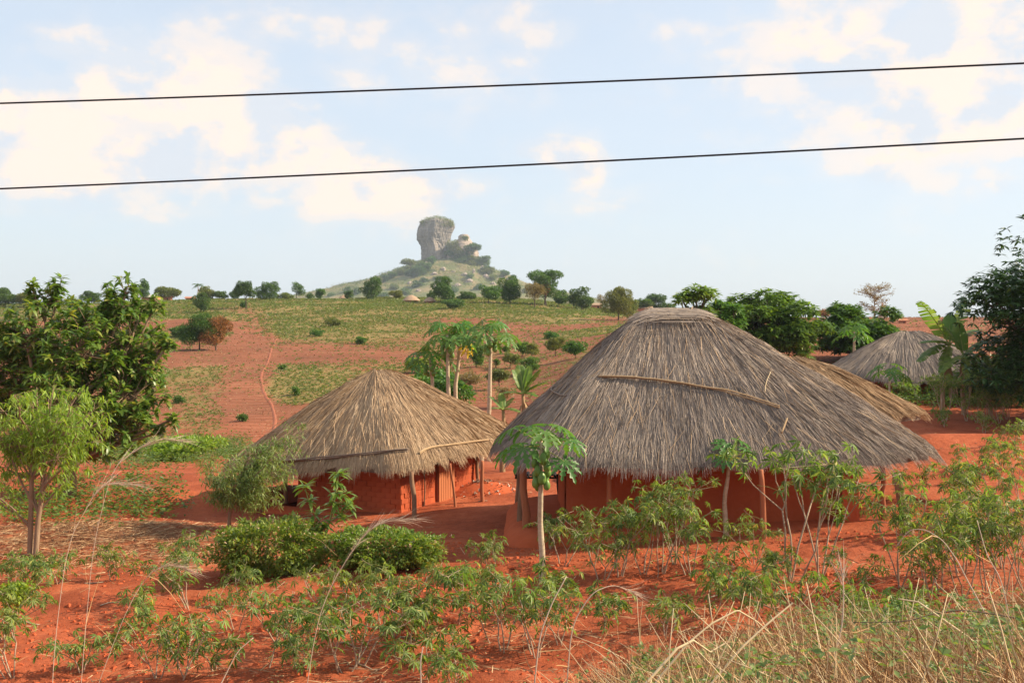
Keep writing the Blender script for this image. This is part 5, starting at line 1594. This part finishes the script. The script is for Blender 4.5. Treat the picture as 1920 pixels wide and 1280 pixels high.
def put_cassava(px, py, hpx, kind=None, sx=1.0):
    b = hit(px, py); want = hpx * b[1] / FPX
    k = kind if kind is not None else int(np.argmin([abs(h - want) + random.uniform(0, .30) for h in PH]))
    o = PROTO[k] if not used[k] else copy_tree(PROTO[k]); used[k] = True
    s_ = want / PH[k]
    o.location = tuple(b); o.scale = (s_ * sx, s_ * sx, s_ * random.uniform(.95, 1.05)); o.rotation_euler = (random.uniform(-.22, .22), random.uniform(-.22, .22), random.uniform(0, 6.28))
    o['group'] = 'cassava plants'
    cass.append((o, px, py)); return o


hand = [  # foot pixel, height in photo pixels
    (22, 1275, 190), (5, 1200, 130), (68, 1222, 118), (112, 1100, 70), (60, 1110, 70), (30, 1095, 60), (250, 1108, 88), (215, 1092, 70), (357, 1142, 150), (345, 1130, 110), (300, 1190, 90), (270, 1170, 80),
    (350, 1275, 130), (155, 1262, 80), (205, 1268, 95), (440, 1182, 100), (455, 1130, 80), (405, 1262, 90), (95, 1280, 130), (290, 1275, 110),
    (500, 1260, 160), (520, 1210, 130), (560, 1180, 130), (600, 1190, 140), (640, 1215, 150), (670, 1245, 170), (700, 1262, 190), (640, 1268, 140), (560, 1268, 120), (745, 1192, 150), (740, 1130, 110), (770, 1222, 110), (800, 1208, 95), (590, 1120, 80), (690, 1130, 110), (715, 1175, 140),
    (862, 1170, 150), (890, 1150, 130), (905, 1220, 150), (930, 1200, 140), (945, 1228, 160), (960, 1180, 150), (985, 1160, 120), (1000, 1240, 150), (1030, 1150, 110), (1045, 1210, 120), (880, 1095, 80), (920, 1080, 70), (800, 1275, 90), (850, 1280, 90),
    (1165, 1082, 170), (1205, 1080, 205), (1240, 1085, 195), (1292, 1078, 175), (1130, 1085, 110), (1060, 1062, 90), (1036, 1028, 80), (1260, 1055, 190), (1110, 1060, 150),
    (1405, 1095, 130), (1385, 1112, 100), (1455, 1105, 80), (1490, 1088, 290), (1535, 1088, 270), (1412, 1060, 110),
    (1340, 1160, 110), (1375, 1180, 130), (1420, 1185, 120), (1470, 1172, 110), (1300, 1150, 100), (1250, 1190, 80), (1130, 1190, 90),
    (1605, 1128, 110), (1645, 1135, 130), (1690, 1100, 225), (1740, 1122, 150), (1765, 1112, 170), (1810, 1120, 190), (1850, 1110, 180), (1885, 1125, 210), (1925, 1130, 230), (1800, 1072, 130), (1875, 1062, 140),
    (1600, 1182, 90), (1710, 1192, 90), (1865, 1000, 130), (1830, 1000, 150), (1912, 942, 110), (1850, 935, 100), (1790, 985, 80)]
drop = ((1405, 1095), (1645, 1135), (1375, 1180), (1300, 1150))
hand = [q for i, q in enumerate(hand) if q[:2] not in drop and not (q[0] < 1000 and i % 4 == 2) and q[:2] not in ((590, 1120), (690, 1130), (560, 1180))]
for (px, py, h) in hand:
    put_cassava(px + random.uniform(-5, 5), py + random.uniform(-5, 5), h * random.uniform(.8, 1.02))
bands = [(1255, 1400, 'along the bottom edge of the picture'), (1215, 1255, 'in the second row up from the bottom edge'), (1180, 1215, 'in the third row up from the bottom edge'), (1145, 1180, 'in the fourth row, on open red soil'),
         (1110, 1145, 'in the fifth row, mid foreground'), (1085, 1110, 'in the sixth row, just in front of the yard'), (1062, 1085, 'in the seventh row, at the yard edge'), (1025, 1062, 'standing closest to the large hut porch'), (900, 1025, 'at the right beyond the yard edge')]
for lo, hi, nm in bands:
    number_row([(o, px) for o, px, py in cass if lo <= py < hi], 'fingered-leaf cassava ' + nm + ', %s from the left')
# the far plot of cassava at right
rs = random.Random(4)
far_c = []
for row, (py, h, nm) in enumerate([(730, 34, 'back'), (756, 44, 'middle'), (790, 52, 'front')]):
    for k in range(13):
        px = 1645 + k * 23 + rs.uniform(-9, 9)
        if row == 2 and px < 1745 or row == 1 and px < 1700:
            continue
        o = put_cassava(px, py + rs.uniform(-4, 4), h * rs.uniform(1.1, 1.8)); far_c.append((o, px, nm))
for nm in ('back', 'middle', 'front'):
    number_row([(o, px) for o, px, q in far_c if q == nm], 'small distant cassava, ' + nm + ' row of the plot at right, %s from the left')
scat = []
for (px, py, h) in [(1770, 800, 38), (1845, 812, 40), (1905, 842, 50), (1440 + 440, 880, 60), (1835, 905, 70), (1725, 935, 60), (1795, 945, 60)]:
    o = put_cassava(px, py, h); scat.append((o, px))
number_row(scat, 'single cassava on the bare red ground right of the large hut, %s from the left')

# ------------------------------------------------------------------ grasses, weeds, litter
def blades(g, pts, dirs, length, width, r, bend=.35, K=4):
    n = len(pts); t = np.linspace(0, 1, K)
    sd = nrm(np.cross(dirs, rdir(n, r))); bd = nrm(np.cross(dirs, sd)) * (r.normal(0, bend, n))[:, None]
    P = pts[:, None] + dirs[:, None] * (length[:, None] * t)[..., None] + bd[:, None] * (length[:, None] * t ** 2)[..., None] + np.array([0, 0, -1.0]) * (np.abs(r.normal(0, bend * .4, n))[:, None] * length[:, None] * t ** 2)[..., None]
    w_ = (width[:, None] * np.array([1, .9, .65, .15])[:K]) * .5
    V = np.stack([P - sd[:, None] * w_[..., None], P + sd[:, None] * w_[..., None]], 2).reshape(-1, 3)
    base = (np.arange(n) * K * 2)[:, None]
    g.add(V, np.concatenate([base + np.array([[2 * k, 2 * k + 1, 2 * k + 3, 2 * k + 2]]) for k in range(K - 1)], 0))


def on_ground(x, y, lift=0.0):
    return np.stack([x, y, gz(x, y) + lift], -1)


r = np.random.default_rng(77)


def bank_density(x, y):
    """how thickly the road bank is overgrown"""
    u = x / y
    line = 13.2 + 2.6 * sstep(0, .38, u) + .9 * fbm(x / 1.5, y / 1.5, 51, 3)
    d = sstep(line + 1.1, line - 1.4, y) * sstep(-.10, .14, u + .05 * fbm(x, y, 53, 2))
    d = np.maximum(d, sstep(11.6, 9.6, y) * .5)
    return d * (.45 + .75 * vnoise(x / .7, y / .7, 55))


def sample_bank(n):
    x = r.uniform(-7.5, 8.5, n * 4); y = 5.2 + (17 - 5.2) * r.random(n * 4); ok = r.random(n * 4) < bank_density(x, y)
    return x[ok][:n], y[ok][:n]


def clumped(n):
    """grass grows in tussocks: each has its own lean and height"""
    cx, cy = sample_bank(int(n / 45) + 1); m = len(cx); k = r.integers(0, m, n)
    sp = r.uniform(.06, .28, m)[k]; x = cx[k] + r.normal(0, 1, n) * sp; y = cy[k] + r.normal(0, 1, n) * sp
    lean = np.stack([r.normal(-.2, .45, m), r.normal(0, .35, m), np.zeros(m)], -1)[k]; return x, y, lean, r.uniform(.5, 1.25, m)[k]


g = Geo(); x, y = sample_bank(16000); n = len(x)
dv = nrm(np.stack([r.normal(-.15, .8, n), r.normal(0, .6, n), r.uniform(.05, .9, n)], -1))
blades(g, on_ground(x, y, -.02), dv, r.uniform(.15, .5, n), r.uniform(.004, .010, n), r, .5)
x, y, lean, hh = clumped(34000); n = len(x)
dv = nrm(lean + np.stack([r.normal(0, .35, n), r.normal(0, .3, n), r.uniform(.45, 1.1, n)], -1))
blades(g, on_ground(x, y, -.03), dv, r.uniform(.25, .70, n) * hh, r.uniform(.005, .011, n), r, .4)
tag(g.build('dry_grass', M['drygrass']), 'tangled dry brown grass covering the road bank at lower right', 'grass', kind='stuff')
g = Geo(); x, y, lean, hh = clumped(8500); n = len(x); P = on_ground(x, y, 0) + np.stack([r.normal(0, .05, n), r.normal(0, .05, n), r.uniform(.02, .45, n) * hh], -1)
for q in range(4):
    az = r.uniform(0, 6.28, n); scatter = np.stack([np.cos(az), np.sin(az), r.uniform(-.2, .8, n)], -1)
    g.inst(KITE[0], KITE[1], P, frames(scatter, r.normal(0, .4, n)), r.uniform(.035, .085, n))
tag(g.build('weeds', M['weed']), 'small pale green weeds growing among the dry bank grass', 'weeds', kind='stuff')
# straw litter: by the left mound, the plot and the yard edges
g = Geo(); xs_, ys_ = [], []
for (cx, cy, sx, sy, n) in [(-9.6, 25.6, 2.6, 1.3, 10000), (-6.5, 25.2, 1.8, .5, 700), (-1.0, 15.6, 2.0, 1.0, 900), (3.0, 17.0, 3.5, 1.5, 900), (-5, 17, 3, 2.2, 800), (0, 19, 6, 3, 500), (12, 30, 3, 2, 500), (-1.4, 31.5, 1.2, 1.0, 400), (7.0, 18.5, 2.5, 1.2, 900)]:
    xs_.append(r.normal(cx, sx, n)); ys_.append(r.normal(cy, sy, n))
x = np.concatenate(xs_); y = np.concatenate(ys_); n = len(x); az = r.uniform(0, 6.28, n)
blades(g, on_ground(x, y, .015), nrm(np.stack([np.cos(az), np.sin(az) * .8, r.uniform(-.02, .22, n)], -1)), r.uniform(.08, .5, n) * np.where(r.random(n) < .3, 1, .55), r.uniform(.007, .016, n), r, .12)
tag(g.build('straw_litter', M['straw']), 'scattered straw and dry stalks lying on the red soil', 'straw', kind='stuff')
# clods
g = Geo(); n = 14000; x = r.uniform(-8, 9, n); y = r.uniform(12.5, 24, n); ok = (vnoise(x / 1.1, y / 1.1, 91) > .45); x, y = x[ok], y[ok]; n = len(x)
tv = np.array([[-1, -1, -.4], [1, -.9, -.4], [.9, 1, -.4], [-1, .9, -.4], [-.5, -.4, .6], [.55, -.5, .5], [.4, .55, .7], [-.5, .5, .5]]) * .5; tf = np.array([[4, 5, 6, 7], [0, 1, 5, 4], [1, 2, 6, 5], [2, 3, 7, 6], [3, 0, 4, 7]])
az = r.uniform(0, 6.28, n); R = frames(np.stack([np.cos(az), np.sin(az), r.normal(0, .2, n)], -1)); g.inst(tv, tf, on_ground(x, y, .005), R, (.016 + .085 * r.random(n) ** 4)[:, None] * r.uniform(.7, 1.3, (n, 3)))
tag(g.build('soil_clods', M['mud'], smooth=False), 'loose red soil clods over the cassava plot', 'soil', kind='stuff')
# low green growth: valley strip at left, seedlings in the plot, growth over the hillside
g = Geo(); pts = []
for (n, px0, px1, py0, py1) in [(1500, 170, 470, 822, 880), (900, 0, 330, 895, 985), (2600, 1625, 1925, 690, 765)]:
    pp = [hit(r.uniform(px0, px1), r.uniform(py0, py1)) for _ in range(int(n * .33))]
    pts.append(np.array(pp))
P = np.concatenate(pts); P = np.repeat(P, 3, 0) + np.concatenate([r.normal(0, .25, (len(P) * 3, 2)), r.uniform(.02, .4, (len(P) * 3, 1))], 1); n = len(P)
for q in range(6):
    az = r.uniform(0, 6.28, n); g.inst(KITE[0], KITE[1], P + r.normal(0, .09, (n, 3)), frames(np.stack([np.cos(az), np.sin(az), r.uniform(-.2, .8, n)], -1), r.normal(0, .5, n)), r.uniform(.07, .16, n))
tag(g.build('valley_weeds', M['midleaf']), 'low green weeds along the dip behind the left yard', 'weeds', kind='stuff')
g = Geo(); n = 260; x = r.uniform(-7, 7, n); y = r.uniform(13.5, 22, n); P = on_ground(x, y, .02)
P = np.repeat(P, 6, 0) + np.concatenate([r.normal(0, .04, (n * 6, 2)), r.uniform(.0, .14, (n * 6, 1))], 1); az = r.uniform(0, 6.28, n * 6)
g.inst(KITE[0], KITE[1], P, frames(np.stack([np.cos(az), np.sin(az), r.uniform(0, .9, n * 6)], -1)), r.uniform(.04, .085, n * 6))
tag(g.build('seedlings', M['weed']), 'little green seedlings dotted over the red cassava plot', 'weeds', kind='stuff')


def hillside(n, mat, name, label, sel, seed, size, hmul):
    r = np.random.default_rng(seed)
    d = 52 * np.exp(r.random(n * 6) * math.log(300 / 52.0)); u = r.uniform(-.5, .45, n * 6); x = u * d; z = gz(x, d)
    gr, dr_, ti = cover_at(x, d, z); f = sel(gr, dr_, ti, x, d); ok = r.random(n * 6) < f; x, d = x[ok][:n], d[ok][:n]; n = len(x)
    sc = (.0030 * d + .06) * size * r.uniform(.6, 1.4, n)
    P = on_ground(x, d, 0); g = Geo()
    for q in range(5):
        az = r.uniform(0, 6.28, n); dv = nrm(np.stack([np.cos(az) * .7, np.sin(az) * .7, r.uniform(.3, 1.0, n)], -1))
        g.inst(KITE[0], KITE[1], P + np.stack([r.normal(0, .3, n) * sc, r.normal(0, .3, n) * sc, 0 * sc], -1), frames(dv, r.normal(0, .6, n)), np.stack([sc * .8, sc * hmul, sc], -1))
    tag(g.build(name, M[mat]), label, 'grass', kind='stuff')


hillside(45000, 'oliveleaf', 'hillside_grass', 'olive green grass over the upper hillside fields', lambda gr, dr_, ti, x, y: np.clip(gr * 1.1 - .1, 0, 1) * vnoise(x / 6, y / 9, 61), 5, .50, 1.0)
hillside(9000, 'midleaf', 'hillside_herbs', 'darker green herbs scattered over the hillside fields', lambda gr, dr_, ti, x, y: (np.clip(gr * .8, 0, 1) + .10 * (1 - ti)) * sstep(.40, .8, vnoise(x / 5, y / 8, 63)), 6, .5, .9)
hillside(22000, 'straw', 'hillside_stubble', 'tan dry stubble over the hillside fields', lambda gr, dr_, ti, x, y: np.clip(dr_ + ti * .25 + .12, 0, 1), 7, .28, 1.0)

# tall single grass stalks and reeds in the foreground
stalks = []


def stalk(pix, d0, d1, rad, label, plume=0, seed=0, mat=None, name='grass_stalk', cat='grass stalk'):
    """pixel course of a leaning stalk with its depth from foot to tip; foot is carried down to the ground"""
    mat = mat or ('plume' if name == 'grass_stalk' else 'reed')
    n = len(pix); pts = np.array([W(px, py, d0 + (d1 - d0) * k / (n - 1)) for k, (px, py) in enumerate(pix)])
    dv = nrm(pts[0] - pts[1]); dv[2] = min(dv[2], -.5); f = pts[0].copy()
    for _ in range(400):        # carry the foot on down to the soil
        if f[2] < gz(f[0], f[1]) - .05:
            break
        f = f + dv * .01 + np.array([0, 0, -.002]) * _ * .02
    if np.linalg.norm(f - pts[0]) > .05:
        pts = np.concatenate([f[None], (f * .5 + pts[0] * .5)[None], pts])
    t = np.linspace(0, len(pts) - 1, len(pts) * 6); k3 = np.ones(5) / 5
    q = np.stack([np.interp(t, np.arange(len(pts)), pts[:, k]) for k in range(3)], -1); q = np.stack([np.convolve(np.pad(q[:, j], 2, mode='edge'), k3, 'valid') for j in range(3)], -1) if name != 'broken_reed' else q
    q[-1] = pts[-1]
    th = thing(name, label, cat, q[0], 'tall dry stalks'); g = Geo(); g.tube(q, np.linspace(rad, rad * .5, len(q)), 6); g.build('stalk', M[mat], th)
    r = np.random.default_rng(seed + 5)
    if plume:
        m = int(plume * 110); i = (len(q) - 1 - np.abs(r.normal(0, plume * len(q) * .16, m))).astype(int).clip(0, len(q) - 1); tn = nrm(np.gradient(q, axis=0))
        gp = Geo(); blades(gp, q[i], nrm(tn[i] + r.normal(0, .18, (m, 3))), r.uniform(.10, .34, m), np.full(m, .0032), r, .25); gp.build('plume', M['plume'], th, kind='stuff')
    for _ in range(3):
        lf = Geo(); i = r.integers(len(q) // 4, len(q) * 3 // 4, 1); blades(lf, q[i], nrm(r.normal(0, 1, (1, 3)) + [0, 0, .6]), r.uniform(.3, .6, 1), np.full(1, .010), r, .6); lf.build('blade', M['drygrass'], th)
    return th


stalk([(96, 1330), (101, 1230), (108, 1160), (121, 1060), (136, 1000), (155, 965), (178, 925), (200, 905), (262, 908)], 12, 12.6, .005, 'tallest dry grass stalk crossing the left plot, bent tip over the mound', .9, 1)
stalk([(178, 1300), (205, 1225), (235, 1150), (258, 1105), (285, 1070), (320, 1058), (350, 1066)], 12.2, 12.6, .005, 'leaning dry grass stalk with drooping plume, left foreground', .9, 2)
stalk([(572, 1310), (586, 1215), (600, 1150), (622, 1095), (652, 1045), (680, 1005), (712, 978), (775, 972)], 12, 12.5, .0055, 'tall dry grass stalk with silky plume in front of the hedge', 1.2, 3)
stalk([(150, 1310), (160, 1180), (175, 1020), (210, 880), (250, 845), (300, 822), (345, 826)], 12.6, 13.4, .0045, 'feathery grass plume arching over the dip left of the small hut', 1.3, 4)
stalk([(405, 1300), (420, 1270), (445, 1220), (475, 1195)], 11.2, 11.4, .009, 'short bowed dry stalk at the bottom, left of centre', 0, 5)
stalk([(1832, 1120), (1815, 1090), (1795, 1050), (1768, 1012), (1735, 992), (1705, 992), (1680, 1025)], 9.2, 9.6, .006, 'arched grey grass stalk in front of the right cassava thicket', 0, 6)
stalk([(1238, 1268), (1290, 1205), (1335, 1168), (1383, 1143), (1420, 1165), (1445, 1188)], 8.6, 9.0, .011, 'pale broken reed bent like a roof in the bank grass', 0, 7, name='broken_reed', cat='reed')
stalk([(1392, 1212), (1440, 1168), (1486, 1130)], 8.4, 8.6, .012, 'straight pale reed propped beside the bent one', 0, 8, name='broken_reed', cat='reed')
stalk([(1270, 1215), (1300, 1200), (1332, 1222), (1360, 1205)], 8.4, 8.6, .013, 'short kinked reed low in the bank grass', 0, 9, name='broken_reed', cat='reed')
stalk([(1810, 1190), (1760, 1155), (1722, 1128), (1684, 1122)], 8.0, 8.3, .010, 'thick pale reed lying slanted at lower right', 0, 10, name='broken_reed', cat='reed')
stalk([(1905, 1230), (1880, 1090), (1850, 1040), (1832, 975)], 9.0, 9.4, .006, 'dry stalk standing slanted at the right edge', 0, 11)
stalk([(1560, 1250), (1580, 1170), (1582, 1110), (1580, 1075)], 8.4, 8.6, .008, 'upright seeded stalk in the bank grass, right of centre', .35, 12)
stalk([(1000, 1300), (1012, 1190), (1035, 1130), (1062, 1080)], 11, 11.3, .010, 'slanted grey stick standing in front of the fruiting papaya', 0, 14)
stalk([(1062, 1290), (1072, 1170), (1110, 1110), (1150, 1095), (1190, 1110)], 11, 11.3, .008, 'bowed dry stalk right of the fruiting papaya', .4, 15)
stalk([(790, 1300), (788, 1240), (793, 1212)], 12.5, 12.6, .012, 'short white stick upright in the plot, below centre', 0, 16, 'husk')
stalk([(1920, 1160), (1860, 1150), (1800, 1142), (1740, 1152), (1700, 1165), (1600, 1166)], 8.6, 8.4, .007, 'dark thin vine stem trailing over the bank grass', 0, 17, 'bark_dark', 'vine_stem', 'vine')
r = np.random.default_rng(99)
g = Geo(); n = 420; x, y = sample_bank(900); x, y = x[:n], y[:n]; n = len(x)
dv = nrm(np.stack([r.normal(-.25, .5, n), r.normal(0, .35, n), r.uniform(.4, 1.1, n)], -1)); P0 = on_ground(x, y, -.03); L_ = r.uniform(.4, 1.15, n)
for k in range(n):
    t = np.linspace(0, 1, 4)[:, None]; g.tube(P0[k] + dv[k] * t * L_[k] + np.array([r.normal(0, .08), 0, -.12]) * t * t * L_[k], np.linspace(.006, .0025, 4), 4)
tag(g.build('dry_stems', M['reed']), 'thin stiff dry stems standing through the bank grass', 'stems', kind='stuff')

# ------------------------------------------------------------------ yard things
# pole table behind the porch
b = hit(1010, 945); t = thing('pole_table', 'dark pole table standing behind the porch post of the large hut', 'table', b)
zt = W(1010, 889, b[1])[2]
for k in range(9):
    g = Geo(); x0 = b[0] - .55 + k * .135
    g.tube(np.array([[x0, b[1] - .32, zt + .01 * (k % 2)], [x0 + .02, b[1] + .32, zt]]), .045, 6); g.build('slat', M['charwood'], t)
for sx in (-.5, .5):
    for sy in (-.25, .25):
        crooked_post('leg', (b[0] + sx, b[1] + sy, float(gz(b[0] + sx, b[1] + sy)) - .1), (b[0] + sx, b[1] + sy, zt - .03), .032, M['charwood'], t, int(10 * sx + 40 * sy) + 60, .03)
for sy in (-.25, .25):
    g = Geo(); g.tube(np.array([[b[0] - .6, b[1] + sy, zt - .05], [b[0] + .62, b[1] + sy, zt - .05]]), .028, 6); g.build('rail', M['charwood'], t)
# heap of pale husks and ash
b = hit(908, 922); t = thing('husk_heap', 'pale heap of husks and rubbish behind the small hut post', 'rubbish heap', b)
r = np.random.default_rng(8); n = 900; rr = np.abs(r.normal(0, .36, n)); az = r.uniform(0, 6.28, n); P = b + np.stack([np.cos(az) * rr * 1.6, np.sin(az) * rr, np.maximum(0, .38 - rr * .5) * r.random(n) + .01], -1)
g = Geo(); g.inst(KITE[0], KITE[1], P, frames(rdir(n, r)), r.uniform(.06, .14, n)); g.build('husks', M['husk'], t, kind='stuff')
g = Geo(); an = np.linspace(0, 6.28, 20, endpoint=False); g.grid(np.stack([b + np.stack([np.cos(an) * q * 1.1, np.sin(an) * q * .75, np.full(20, z)], -1) for q, z in ((1, -.05), (.7, .12), (.4, .24), (.02, .30))], 1), closed_u=True); g.build('mound', M['mud'], t)
# stump stool
b = hit(1273, 1015); t = thing('log_stool', 'short red log stool on the porch edge by the thick post', 'stool', b)
g = Geo(); g.tube(np.array([b - [0, 0, .05], b + [0, 0, .10], b + [0, 0, .17]]), [.085, .075, .08], 12); g.build('log', M['post_red'], t)
g = Geo(); g.tube(np.array([b + [0, 0, .168], b + [0, 0, .182]]), [.083, .078], 12); g.build('seat', M['post'], t)
# fallen sticks
st = []
for k, (px, py, L_, a) in enumerate([(176, 1094, .35, .2), (210, 1133, .4, .3), (55, 1172, .35, .1), (720, 1180, .5, -.5), (770, 1200, .45, -.7), (690, 1258, .4, -.5), (655, 1210, .4, -.6), (1350, 1120, .4, .4), (40, 1047, .6, .1), (905, 940, .25, .2)]):
    b = hit(px, py); g = Geo(); v = np.array([math.cos(a), math.sin(a), 0]) * L_ / 2; p = np.array([b - v, b - v * .3 + [0, .03, 0], b + v * .4, b + v]); p[:, 2] = gz(p[:, 0], p[:, 1]) + .012
    g.tube(p, [.012, .013, .011, .008], 6); o = g.build('fallen_stick', M['stem']); tag(o, '', 'stick', 'fallen sticks'); st.append((o, px))
number_row(st, 'short pale stick lying on the red soil, %s from the left')

# ------------------------------------------------------------------ overhead cables and the poles beyond the frame
def cable(z_l, z_r, label, k):
    # from the pole at the left to the one at the right, both outside the picture
    A = np.array([-26.0, 19.0]); B = np.array([24.0, 11.5]); t = np.linspace(0, 1, 81)
    xy = A + (B - A) * t[:, None]
    z = z_l + (z_r - z_l) * t - SAG * 4 * t * (1 - t)
    g = Geo(); g.tube(np.concatenate([xy, z[:, None]], -1), .0135, 6); return tag(g.build('overhead_cable', M['wire']), label, 'cable', 'overhead cables')


SAG = .32


def fit(pyl, pyr):
    """end heights that make the cable cross the picture edges at the rows of the photograph"""
    A = np.array([-26.0, 19.0]); B = np.array([24.0, 11.5]); rows = []; rhs = []
    for px, py in ((0, pyl), (1920, pyr)):
        u = (px - 960) / FPX; dvec = B - A; t = (u * A[1] - A[0]) / (dvec[0] - u * dvec[1]); y = A[1] + dvec[1] * t
        rows.append([1 - t, t]); rhs.append(CAMZ + (HZ - py) / FPX * y + SAG * 4 * t * (1 - t))
    return np.linalg.solve(np.array(rows), np.array(rhs))


ends = [fit(194, 119), fit(354, 260)]
cable(*ends[0], 'upper black overhead cable crossing the sky', 0)
cable(*ends[1], 'lower black overhead cable crossing the sky', 1)
for k, (x, y) in enumerate([(-26.0, 19.0), (24.0, 11.5)]):
    t = thing('utility_pole', 'wooden utility pole carrying the cables beyond the %s picture edge' % ('left', 'right')[k], 'pole', (x, y, float(gz(x, y))), 'utility poles')
    zt = ends[0][k] + .35; g = Geo(); g.tube(np.array([[x, y + .12, float(gz(x, y)) - .6], [x, y + .12, zt]]), [.13, .10], 12); g.build('shaft', M['post'], t)
    for e in ends:
        g = Geo(); g.tube(np.array([[x, y + .12, e[k] - .02], [x, y - .02, e[k] - .02]]), .03, 8); g.build('insulator', M['charwood'], t)

# ------------------------------------------------------------------ haze
g = Geo(); g.box((0, 2080, 64), (8300 * 1.02, 4480 * 1.01, 184))
m, nt, out = nodes_of('pale_haze')
v = nt.nodes.new('ShaderNodeVolumePrincipled'); v.inputs['Color'].default_value = (.72, .85, 1.0, 1); v.inputs['Density'].default_value = .00014; v.inputs['Anisotropy'].default_value = .1
nt.links.new(v.outputs[0], out.inputs['Volume'])
hz = g.build('haze', m, smooth=False); hz['kind'] = 'stuff'
for u_, pr in zip(used, PROTO):
    if not u_:
        for ch in list(pr.children):
            bpy.data.objects.remove(ch)
        bpy.data.objects.remove(pr)
